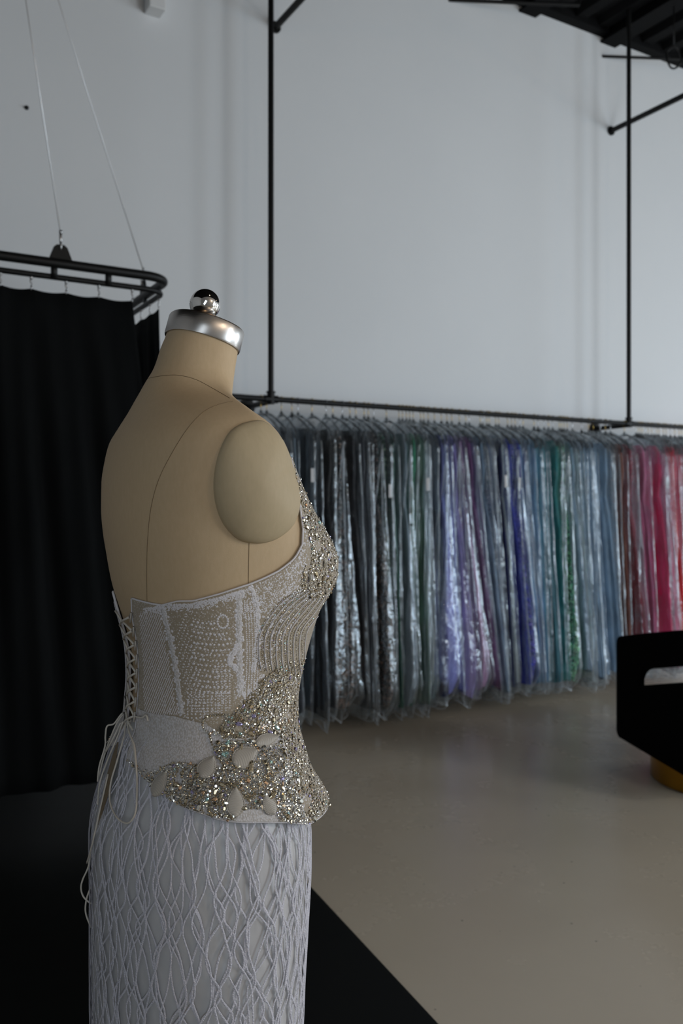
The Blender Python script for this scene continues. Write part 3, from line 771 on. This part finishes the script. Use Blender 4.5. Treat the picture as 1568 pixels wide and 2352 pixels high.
def chain(pts, r, sp, ov=1.0):
    sp_ = smooth_path(pts, 30); last = None
    for p, q in zip(sp_, sp_[1:]):
        if last is None or math.hypot(p[0] - last[0], p[1] - last[1]) > sp:
            try_gem(p[0], p[1], r * U(.85, 1.15), ov, math.atan2(q[0] - p[0], -(q[1] - p[1])) if ov > 1 else 0, .6); last = p
for k in range(9):        # hanging bead strands under the bust
    x0 = 690 + k * 7; x1 = 588 + k * 13; 
    chain([(x0, 1352 + k * 3), (x0 - 52 + k * 4, 1385 + k * 3), (x1 + 6 - k * .5, 1450), (x1, 1500 + k), (x1 + 6, 1540 + k * 2)], 1.7, 3.6, 1.0)
    chain([(x0 + 3, 1354 + k * 3), (x0 - 47 + k * 4, 1388 + k * 3), (x1 + 10.5 - k * .5, 1452), (x1 + 5, 1502 + k), (x1 + 11, 1542 + k * 2)], 1.2, 3.4, 1.0)
chain([(530, 1640), (490, 1642), (468, 1652), (467, 1672), (482, 1684), (492, 1676)], 2.8, 5.5)
chain([(500, 1640), (530, 1650), (570, 1660), (620, 1650)], 2.5, 5.5)
chain([(690, 1185), (697, 1200), (692, 1215), (684, 1208)], 2.6, 5); chain([(700, 1188), (686, 1190), (680, 1200), (682, 1214)], 2.6, 5)
chain([(640, 1885), (690, 1840), (700, 1790), (690, 1760)], 2.8, 6); chain([(480, 1686), (492, 1725), (510, 1755), (560, 1775), (640, 1780)], 3, 6)
chain([(700, 1300), (690, 1340), (715, 1375), (750, 1372)], 3, 6)
gems.sort(key=lambda g: -g[2] * g[3]); rest = MB(); nsep = 0
for (x, y, r, ov, ang) in gems:
    h, nn = cast(gbvh, x, y)
    if h is None: continue
    w = R(); mi = 0 if w < .38 else 1 if w < .92 else random.choice((2, 3, 4))
    if nsep < 100 and r * ov > .0016:
        g_ = MB(); gem(g_, h + nn * .0014, nn, r, ov, ang, 0); g_.build('rhinestone', GEMS[mi], gown, smooth=False); nsep += 1
    else: gem(rest, h + nn * .0014, nn, r, ov, ang, mi, 6)
    gem(rest, mirror(h) + mirn(nn) * .0014, mirn(nn), r, ov, -ang, mi, 6)
o = rest.build('rhinestone_embroidery', GEMS, gown, smooth=False); o['kind'] = 'stuff'
# clear bead strand cords
bc_ = MB()
for k in range(9):
    x0 = 693 + k * 7; x1 = 592 + k * 13
    P = [cast(gbvh, *p) for p in smooth_path([(x0, 1352 + k * 3), (x0 - 50 + k * 4, 1385 + k * 3), (x1 + 6, 1450), (x1 + 1, 1500 + k), (x1 + 6, 1536 + k * 2)], 8)]
    P = [a + b * .002 for a, b in P if a is not None]
    if len(P) > 2: bc_ = MB(); bc_.tube(P, .0005, 5); bc_.build('bead_strand', M['lace'], gown); bc_ = MB(); bc_.tube([mirror(p) for p in P], .0006, 5); bc_.build('bead_strand', M['leaf'], gown)
# back lacing
def gp(r, side, off=.0035):
    g = gap(r); return gs.P(r, PI - g * .93 if side > 0 else -PI + g * .93, off)
lc = MB(); ey = [1398 + 31 * i for i in range(9)]
for i in range(8):
    for a, b in ((1, -1), (-1, 1)):
        A, B = gp(ey[i], a), gp(ey[i + 1], b); m_ = (A + B) / 2; m_ += (m_ - MC - Zv * m_.z).normalized() * (.002 + .002 * (a > 0))
        lc.tube([A, A.lerp(m_, .5) + (m_ - A) * .02, m_, m_.lerp(B, .5), B], .0014, 6)
    lc.tube([gp(ey[i], 1), gp(ey[i], 1) + Zv * .006 + (gp(ey[i], 1) - gp(ey[i], -1)) * .12, gp(ey[i] + 12, 1)], .0013, 6)
lco = lc.build('lacing', M['cord'], gown)
tail = MB(); allb = [gbvh, skbvh]
def drape(pts, r=.0011, off=.004):
    P = []; lastY = None
    for p in smooth_path(pts, 7):
        hs = [cast(b, *p) for b in allb]; hs = [(a, nn) for a, nn in hs if a is not None]
        if hs:
            a, nn = min(hs, key=lambda e: e[0].y); q = a + nn * (off + (.0045 if p[1] > 1660 else 0))
        else: q = at(p[0], p[1], lastY or 1.08)
        if lastY is not None: q = at(p[0], p[1], .6 * q.y + .4 * lastY) if not hs else q
        lastY = q.y; P.append(q)
    tail.tube(P, r, 6)
KN = (305, 1640)
drape([KN, (300, 1690), (284, 1750), (270, 1800), (268, 1845), (285, 1880), (308, 1890), (324, 1865), (328, 1800), (322, 1730), (310, 1680), (307, 1645)])
drape([KN, (285, 1640), (268, 1662), (252, 1700), (238, 1740), (226, 1790)])
drape([KN, (282, 1638), (262, 1662), (246, 1668), (242, 1690), (241, 1715), (228, 1760), (224, 1795)])
drape([KN, (283, 1700), (262, 1750), (245, 1800), (240, 1850)])
drape([KN, (312, 1690), (322, 1720), (326, 1760)]); drape([KN, (330, 1648), (342, 1642), (346, 1655)]); drape([KN, (296, 1655), (275, 1700), (258, 1730)])
drape([(209, 1950), (203, 1990), (190, 2020), (186, 2040), (192, 2060), (209, 2076)]); drape([(209, 2036), (200, 2060), (196, 2085), (199, 2105), (209, 2130)])
drape([(262, 1780), (246, 1850), (228, 1930), (214, 1980)], off=.003)
tail.build('lacing_tail', M['cord'], gown).parent = lco
# open placket in the skirt back
pk = MB(); A = []; B = []
for i in range(16):
    t = i / 15; x = 282 + (238 - 282) * t; y = 1708 + (1895 - 1708) * t; w_ = 7 * math.sin(PI * min(1, t * 1.02 + .03)) ** .8 + .5
    for lst, sgn in ((A, -1), (B, 1)):
        h, nn = cast(skbvh, x + sgn * w_, y)
        if h is not None: lst.append(h + nn * .0066)
k = min(len(A), len(B)); pk.grid([A[:k], B[:k]]); pk.build('back_placket', plain('nude_placket_lining', (.20, .145, .085, 1), .8).mat, gown)

# ------------------------------------------------------------------ bagged gowns on the rail
HOOKS = [599, 612, 646, 670, 684, 716, 748, 764, 786, 803, 816.5, 836, 845.6, 858, 887, 916, 924, 933, 940.6, 948.6, 965.5, 972.6, 983, 997.5, 1013, 1026, 1037, 1054.5, 1069, 1077, 1102.5, 1108, 1117.5, 1122, 1138, 1145, 1165, 1174.5, 1182.5, 1193, 1201, 1226, 1235, 1249, 1259, 1269, 1284, 1288, 1295, 1302, 1314, 1335, 1351.5, 1362, 1378, 1390, 1401.5, 1433, 1460, 1465, 1468, 1474.5, 1482, 1488, 1496, 1502, 1508, 1513, 1523, 1529, 1539, 1549, 1559, 1565]
def rail_t(px):
    k = (px - CX) / F; return (k * P0.y - P0.x) / (u.x - k * u.y)
HT = [rail_t(p) for p in HOOKS]
for i in range(1, len(HT)): HT[i] = max(HT[i], HT[i - 1] + .021)
CLR = {'charcoal': (40, 42, 48), 'black': (16, 16, 20), 'smoke': (110, 120, 128), 'onyx': (22, 20, 20), 'bottle green': (14, 62, 50), 'emerald': (8, 96, 66), 'silver': (140, 148, 152), 'grey green': (96, 112, 106),
       'periwinkle': (106, 110, 158), 'lavender': (122, 114, 152), 'mauve': (142, 120, 144), 'plum': (78, 50, 84), 'navy': (20, 28, 70), 'royal blue': (24, 42, 128), 'steel blue': (92, 122, 148), 'dusty teal': (58, 104, 112),
       'teal': (16, 88, 88), 'slate': (106, 122, 138), 'pale blue': (132, 152, 168), 'chocolate': (52, 34, 32), 'copper': (104, 66, 56), 'burgundy': (92, 22, 42), 'maroon': (110, 26, 52), 'dusty rose': (160, 96, 116), 'mauve pink': (164, 104, 130),
       'rose pink': (190, 80, 104), 'hot pink': (210, 44, 84), 'crimson': (176, 22, 48)}
SPEC = [('charcoal', 1), ('charcoal', 1), ('smoke', .9), ('black', 1), ('black', 1), ('onyx', 1.2), ('onyx*', 6), ('black', .8), ('charcoal', .9), ('black', 1), ('onyx*', 2.6), ('bottle green*', 1), ('black', .8), ('bottle green', 1.2), ('smoke', 2.2), ('emerald', 1.0), ('grey green', 1), ('grey green', 1.1),
        ('silver', 1.8), ('charcoal', .8), ('navy', .8), ('periwinkle', 4.6), ('periwinkle', 1.2), ('lavender', 3.2), ('mauve', 3.6), ('plum', .7), ('navy', .9), ('slate', 1.1), ('charcoal*', 1.2), ('navy', 1), ('silver', .8), ('navy', .8), ('royal blue', 1), ('royal blue*', 2.8), ('royal blue', .8), ('steel blue', .9), ('slate', .9), ('steel blue', .7),
        ('dusty teal', .8), ('teal', .9), ('dusty teal', .8), ('teal', .9), ('emerald', 1.1), ('emerald*', 3.6), ('slate', .6), ('silver', .8), ('slate', .7), ('pale blue', .7), ('slate', .6), ('slate', .8), ('pale blue', .9), ('slate', .9), ('charcoal', .8), ('chocolate*', 1), ('copper', 1), ('burgundy', 1.4), ('maroon*', 1.2), ('mauve pink', 1.0), ('dusty rose', .8),
        ('rose pink', .8), ('mauve pink', .8), ('rose pink', .8), ('hot pink', 1), ('crimson', .8), ('hot pink', .8), ('rose pink', .7), ('hot pink', .8), ('crimson', .8), ('dusty rose', .7), ('hot pink', .8), ('rose pink', .7), ('crimson', .8), ('hot pink', .7), ('rose pink', .8)]
assert len(SPEC) == len(HOOKS), (len(SPEC), len(HOOKS))
gm = {}
def gown_mat(key):
    if key in gm: return gm[key]
    nm = key.rstrip('*'); c = lin(*CLR[nm]); g_ = sum(c[:3]) / 3; c = tuple(max(0, min(1, 1.2 * (g_ + (x - g_) * 1.3))) for x in c[:3]) + (1,); m = N(nm.replace(' ', '_') + ('_sequinned_fabric' if '*' in key else '_fabric')); v = m.coord((1, 1, .4))
    nz = m.noise(v, 14, 4)
    m.link(m.ramp(nz, [(.3, tuple(x * 1.0 for x in c[:3])), (.7, tuple(min(1, x * 2.0) for x in c[:3]))]), m.b.inputs['Base Color'])
    m.b.inputs['Sheen Weight'].default_value = .25; m.b.inputs['Roughness'].default_value = .55
    if '*' in key:
        vo = m.new('ShaderNodeTexVoronoi'); vo.inputs['Scale'].default_value = 60; m.link(m.coord(), vo.inputs['Vector'])
        m.b.inputs['Roughness'].default_value = .16; m.b.inputs['Metallic'].default_value = .25; m.b.inputs['Specular IOR Level'].default_value = 1; m.bump(vo.outputs['Distance'], 1.0, .03)
        bw = m.new('ShaderNodeRGBToBW'); m.link(vo.outputs['Color'], bw.inputs[0])
        m.link(m.ramp(bw.outputs[0], [(.35, c), (.62, tuple(min(1, x * 3 + .02) for x in c[:3])), (.72, (min(1, c[0] * 4 + .22), min(1, c[1] * 4 + .12), min(1, c[2] * 4 + .08)))]), m.b.inputs['Base Color'])
    else: m.bump(nz, .3, .02)
    gm[key] = m.mat; return m.mat
ORD = ['', 'first', 'second', 'third', 'fourth', 'fifth', 'sixth', 'seventh', 'eighth', 'ninth', 'tenth', 'eleventh', 'twelfth', 'thirteenth', 'fourteenth', 'fifteenth', 'sixteenth', 'seventeenth', 'eighteenth', 'nineteenth']
TENS = {2: 'twenty', 3: 'thirty', 4: 'forty', 5: 'fifty', 6: 'sixty', 7: 'seventy'}
TENTH = {2: 'twentieth', 3: 'thirtieth', 4: 'fortieth', 5: 'fiftieth', 6: 'sixtieth', 7: 'seventieth'}
def ordw(k):
    if k < 20: return ORD[k]
    return TENTH[k // 10] if k % 10 == 0 else TENS[k // 10] + '-' + ORD[k % 10]
SLOT = .034
_wr = random.Random(5); W = [w * _wr.uniform(.6, 1.5) * (1 if HOOKS[i] < 1430 else .55) if w < 1.5 else w for i, (_, w) in enumerate(SPEC)]
BT = list(HT)
for _ in range(400):          # neighbours push each other aside where the skirts are full
    for i in range(len(BT) - 1):
        need = SLOT * (W[i] + W[i + 1]) / 2; d_ = need - (BT[i + 1] - BT[i])
        if d_ > 0:
            a_ = W[i + 1] / (W[i] + W[i + 1]); BT[i] -= d_ * .5 * a_; BT[i + 1] += d_ * .5 * (1 - a_)
# hanger meshes (shared)
def hanger_mesh(bar):
    hk_ = MB(); pts = [Vector((0, .0, -.075))]
    pts += [Vector((0, 0, -.03)), Vector((0, .004, -.018))]
    for i in range(13):
        q = -.35 * PI + 1.25 * PI * i / 12; pts.append(Vector((0, .0195 * math.cos(q) , .0195 * math.sin(q))))
    hk_.tube([(p.x, p.y, p.z) for p in pts], .0019, 6)
    bd = MB(); arm = []
    for s in [i / 20 - 1 for i in range(41)]:
        y = .205 * s; z = -.085 - .105 * abs(s) ** 1.5 - (.02 if abs(s) > .98 else 0); arm.append((0, y, z))
    bd.tube(arm, .0062, 8, flat=.5); bd.tube([(0, 0, -.068), (0, 0, -.098)], .0085, 8)
    if bar:
        bd.tube([(0, -.205, -.205), (0, -.196, -.228), (0, -.16, -.232), (0, .16, -.232), (0, .196, -.228), (0, .205, -.205)], .0055, 8)
    return hk_, bd
HM = {}
def new_hanger(k, t, bar, metal, yaw, lab):
    root = empty('clothes_hanger', rm(t, 0, RAILZ), TH + yaw, lab, 'hanger', 'hangers on the rail')
    key = (bar, metal)
    if key not in HM:
        a, b = hanger_mesh(bar)
        oa = a.build('hook', M[metal]); ob = b.build('hanger_arms', M['hangerblack']); HM[key] = (oa.data, ob.data)
        oa.parent = root; ob.parent = root
        return root
    for nm, me in zip(('hook', 'hanger_arms'), HM[key]):
        o = bpy.data.objects.new(nm, me); COL.objects.link(o); o.parent = root
    return root
TAGS = {3: 1100, 11: 1130, 17: 1115, 31: 1105, 33: 1110, 58: 1100}
def section(t0, t1, zz, hn, hu, ztop, zbot, fold, nf, ph, lens, drift, samp=44):
    rows = []
    return rows
for k, ((key, wgt), tt, tb) in enumerate(zip(SPEC, HT, BT)):
    nm = key.rstrip('*'); seq = '*' in key; od = ordw(k + 1)
    rnd = random.Random(100 + k)
    bar = rnd.random() < .35; metal = 'brass' if rnd.random() < .68 else 'silverwire'; yaw = rnd.uniform(-.10, .12)
    new_hanger(k, tt, bar, metal, yaw, 'black hanger with %s hook, %s from the left on the rail' % ('brass' if metal == 'brass' else 'silver', od))
    hwid = SLOT * W[k] * .5
    zb = .055 + rnd.uniform(0, .05) + (.02 if wgt < .8 else 0)
    nn_ = (n * math.cos(yaw) - u * math.sin(yaw)); uu_ = (u * math.cos(yaw) + n * math.sin(yaw))
    ph = [rnd.uniform(0, 6.3) for _ in range(6)]; big = wgt > 1.5
    swing = rnd.uniform(-.12, -.09) if big else rnd.uniform(-.11, -.015)
    def ctr(z):
        s = min(1, max(0, (RAILZ - z) / (RAILZ - .06))); s2 = s ** 1.15
        return rm(tt + (tb - tt) * s2, 0, z) + nn_ * swing * s2
    def rings(prof, nf, amp, lens, zj, K):
        out = []
        for (z, hn, hu) in prof:
            row = []; c = ctr(z); s = (RAILZ - z) / 1.8
            for j in range(K):
                q = 2 * PI * j / K; cs, sn = math.cos(q), math.sin(q)
                f = 1 + amp * min(1, s * 2.2) * (math.sin(nf * q + ph[0] + 1.1 * s) + .6 * math.sin((nf * 1.7 // 1) * q + ph[1] - 2.0 * s) + .5 * noise.noise(Vector((cs * 2 + k * 3.1, sn * 2, z * 4))))
                wrk = noise.noise(Vector((cs * 3 + k * 7.7, sn * 3, z * 7))) * .008 * min(1, s * 3) + noise.noise(Vector((cs * 9 + k * 3.3, sn * 9, z * 16))) * .003 * min(1, s * 3)
                x = math.copysign(abs(sn) ** lens, sn) * hu * f + wrk; y = -cs * hn * (1 + (f - 1) * .35)
                dz = zj * math.sin(3 * q + ph[2]) if (z == prof[-1][0]) else 0
                row.append(c + uu_ * x + nn_ * y + Zv * dz)
            out.append(row)
        return out
    hu_m = max(.018, min(.03, hwid * .9)); hu_b = max(.022, hwid * (1.6 if big else 1.25))
    fl = .28 + (.02 if big else 0) + rnd.uniform(-.02, .02)
    # garment bag
    bag_prof = [(1.797, .012, .008), (1.785, .045, .014), (1.765, .10, .019), (1.735, .17, .022), (1.69, .225, .024), (1.62, .248, .026)]
    zs = [1.56 - .07 * i_ for i_ in range(20)]
    for z in zs:
        s = (1.62 - z) / (1.62 - zb); bag_prof.append((z, .25 + (fl - .25) * s, hu_m + (hu_b - hu_m) * s ** (1.5 if big else 1.1)))
    if big: bag_prof += [(zb + .10, fl * .93, hu_b * .95), (zb + .05, fl * .82, hu_b * .72), (zb, fl * .62, hu_b * .38)]
    else: bag_prof += [(zb + .04, fl * .98, hu_b * .9), (zb, fl * .93, hu_b * .6)]
    lay = rings(bag_prof, 5, .15, .72, .026, 64)
    mb = MB(); mb.grid(lay, closed=True)
    gname = '%s%s' % (nm, ' sequinned' if seq else '')
    bag = empty('garment_bag', ctr(1.0) * 1.0, TH, 'clear plastic garment bag over %s gown, %s bag from the left' % (gname, od), 'garment bag', 'garment bags on the rail')
    fo = mb.build('bag_film', M['film2'] if (rnd.random() < .28 and not big) else M['film'], bag)
    eb = MB()
    if big:
        for j_ in (9, 55):
            eb.tube([r_[j_].lerp(r_[0], max(0, 1 - i_ / 7)) * 1.0 for i_, r_ in enumerate(lay[5:])] + [lay[-1][0] - Zv * .02], .0028, 5)
    eb.tube([r_[0] - nn_ * .001 for r_ in lay[5:]], .0014, 5)
    eb.tube([p for p in lay[-1][:14]] , .0018, 5); eb.tube([p for p in lay[-1][-14:]], .0018, 5)
    eb.build('welded_edge', M['edge'], bag)
    if k in TAGS:
        p = ctr(CZ + (HY - TAGS[k]) / F * 5.4) - nn_ * .243 - uu_ * .004
        tg = MB(); tg.box(p, (.011, .0012, .038), (uu_, nn_, Zv)); tg.build('card_tag', M['tagpaper'], bag, smooth=False).parent = fo
    # the gown inside
    gwn = empty('evening_gown', ctr(1.0) + Zv * 0, TH, '%s evening gown in a clear bag, %s gown from the left' % (gname, od), 'gown', 'bagged gowns on the rail')
    gz = zb + .05; wl = 1.30 + rnd.uniform(-.04, .05)
    neck = rnd.choice((1.60, 1.56, 1.66)); 
    bp = [(1.70, .16, .008), (1.66, .19, .013), (neck, .20, .017), (1.48, .205, .020), (1.38, .19, .020), (wl, .185, .019)]
    mb = MB(); mb.grid(rings(bp, 6, .10, .8, 0, 40), closed=True); mb.build('gown_bodice', gown_mat(key), gwn)
    sp_ = []
    for i in range(12):
        s = i / 11; z = wl + .006 + (gz - wl) * s; hn = .185 + (fl * .93 - .185) * s ** .6; hu = .018 + (hu_b * .86 - .018) * s ** 1.1
        sp_.append((z, hn, hu))
    if big: sp_[-1] = (gz, fl * .70, hu_b * .5); sp_[-2] = (sp_[-2][0], fl * .84, hu_b * .8)
    mb = MB(); mb.grid(rings(sp_, 9, .12, .8, .012, 56), closed=True); mb.build('gown_skirt', gown_mat(key), gwn)

# ------------------------------------------------------------------ swivel lounge chair
c0 = Vector((1.37, 4.3, 0)); f1 = Vector((.131, -.991, 0)).normalized(); w1_ = Vector((.991, .131, 0)).normalized()
chair = empty('lounge_chair', tuple(c0 + f1 * .38 + w1_ * .36), 0, 'low black velvet lounge chair with slotted arm and round gold base at the right edge', 'chair')
def panel(off, thick, slot, name):
    out = [];
    def arc(cx_, cz_, r, a0, a1, k=6): return [(cx_ + r * math.cos(a0 + (a1 - a0) * i / k), cz_ + r * math.sin(a0 + (a1 - a0) * i / k)) for i in range(k + 1)]
    zt = lambda f: .618 + .19 * f
    out += arc(.035, .155, .035, PI * 1.5, PI) + arc(.045, zt(.045) - .05, .045, PI, PI * .5 + .18) + [(.3, zt(.3)), (.6, zt(.6))] + arc(.735, zt(.735) - .05, .045, PI * .5 + .18, 0) + arc(.745, .155, .035, 0, -PI * .5)
    out = [(a_, b_) for a_, b_ in out]
    me_b = []
    zs_ = lambda f: .4435 + (.532 - .4465) / (.635 - .287) * (f - .287)
    hole = [(.225, zs_(.225) - .012), (.225, zs_(.225) + .018), (.245, zs_(.245) + .043), (.275, zs_(.275) + .058), (.31, zs_(.31) + .062), (.66, zs_(.66) + .055), (.68, zs_(.68) + .03), (.68, zs_(.68) - .005), (.66, zs_(.66) - .014)]
    import bmesh
    bm = bmesh.new()
    def loop(pts): 
        vs = [bm.verts.new(c0 + f1 * a_ + w1_ * off + Zv * b_) for a_, b_ in pts]
        return [bm.edges.new((vs[i], vs[(i + 1) % len(vs)])) for i in range(len(vs))]
    es = loop(out)
    if slot: es += loop(hole)
    bmesh.ops.triangle_fill(bm, use_beauty=True, use_dissolve=False, edges=es, normal=w1_)
    g = bmesh.ops.extrude_face_region(bm, geom=bm.faces[:])
    bmesh.ops.translate(bm, verts=[e for e in g['geom'] if isinstance(e, bmesh.types.BMVert)], vec=w1_ * thick)
    bmesh.ops.recalc_face_normals(bm, faces=bm.faces[:])
    mb = MB(); bm.verts.index_update(); mb.add([v_.co.copy() for v_ in bm.verts], [tuple(v_.index for v_ in f_.verts) for f_ in bm.faces]); bm.free()
    return mb.build(name, M['velvet'], chair, sharp=35)
panel(0, .035, True, 'arm'); panel(.70, .035, True, 'arm')
mb = MB(); mb.box(c0 + f1 * .715 + w1_ * .3675 + Zv * .45, (.335, .05, .32), (w1_, f1, Zv)); mb.build('backrest', M['velvet'], chair, bevel=.03, smooth=False)
mb = MB(); mb.box(c0 + f1 * .35 + w1_ * .3675 + Zv * .24, (.332, .33, .10), (w1_, f1, Zv)); mb.build('seat', M['velvet'], chair, bevel=.03, smooth=False)
mb = MB(); mb.lathe(c0 + f1 * .37 + w1_ * .36, [(.325, .001), (.33, .004), (.33, .118), (.32, .121), (.1, .122)], 64); mb.build('base_drum', M['gold'], chair, sharp=40)

# ------------------------------------------------------------------ light
def area(name, loc, direction, sx, sy, power, col):
    L = bpy.data.lights.new(name, 'AREA'); L.shape = 'RECTANGLE'; L.size = sx; L.size_y = sy; L.energy = power; L.color = col
    o = bpy.data.objects.new(name, L); COL.objects.link(o); o.location = loc; o.rotation_euler = Vector(direction).to_track_quat('-Z', 'Z').to_euler(); return o
for (a, b), w in zip(BAYS, BPOW): area('window_daylight', rm((a + b) / 2, RF + .02, 1.5), n, b - a, 2.4, w * (b - a) * 2.4, (.76, .885, 1))
area('window_daylight', rm(RR - .02, RF + 2.7, 1.55), -u, 3.0, 2.7, 290, (.78, .90, 1))
for (a, b, z, p, r_, c_) in ((.1, -6.4, 2.6, 32, .10, (1, .80, .60)), (2.6, -6.4, 2.6, 46, .10, (1, .88, .74)), (-.9, -4.8, 3.9, 10, .05, (1, .66, .38)), (4.2, -4.4, 3.9, 14, .05, (1, .66, .38)), (6.2, -3.0, 3.9, 14, .05, (1, .66, .38))):
    L = bpy.data.lights.new('ceiling_lamp', 'POINT'); L.energy = p; L.color = c_; L.shadow_soft_size = r_
    o = bpy.data.objects.new('ceiling_lamp', L); COL.objects.link(o); o.location = rm(a, b, z)
w = bpy.data.worlds.new('world'); scene.world = w; w.use_nodes = True
w.node_tree.nodes['Background'].inputs[0].default_value = (.75, .85, 1, 1); w.node_tree.nodes['Background'].inputs[1].default_value = .05

# ------------------------------------------------------------------ camera and render look
cam = bpy.data.cameras.new('camera'); co = bpy.data.objects.new('camera', cam); COL.objects.link(co); scene.camera = co
co.location = EYE; co.rotation_euler = (PI / 2, 0, 0)
cam.sensor_fit = 'HORIZONTAL'; cam.sensor_width = 36; cam.lens = F / 1568 * 36
cam.shift_y = -(1176 - HY) / 2352 if False else -(1176 - HY) / 1568 
cam.clip_start = .05; cam.clip_end = 100
cam.dof.use_dof = True; cam.dof.focus_distance = 1.02; cam.dof.aperture_fstop = cam.lens / 1000 / .0041
vs = scene.view_settings; vs.view_transform = 'Standard'; vs.look = 'None'; vs.gamma = 1; vs.use_curve_mapping = False; vs.exposure = -.2
cy = scene.cycles; cy.transparent_max_bounces = 28; cy.max_bounces = 7; cy.diffuse_bounces = 3; cy.glossy_bounces = 3; cy.transmission_bounces = 3
cy.caustics_reflective = False; cy.caustics_refractive = False; cy.sample_clamp_indirect = 4; cy.use_denoising = True
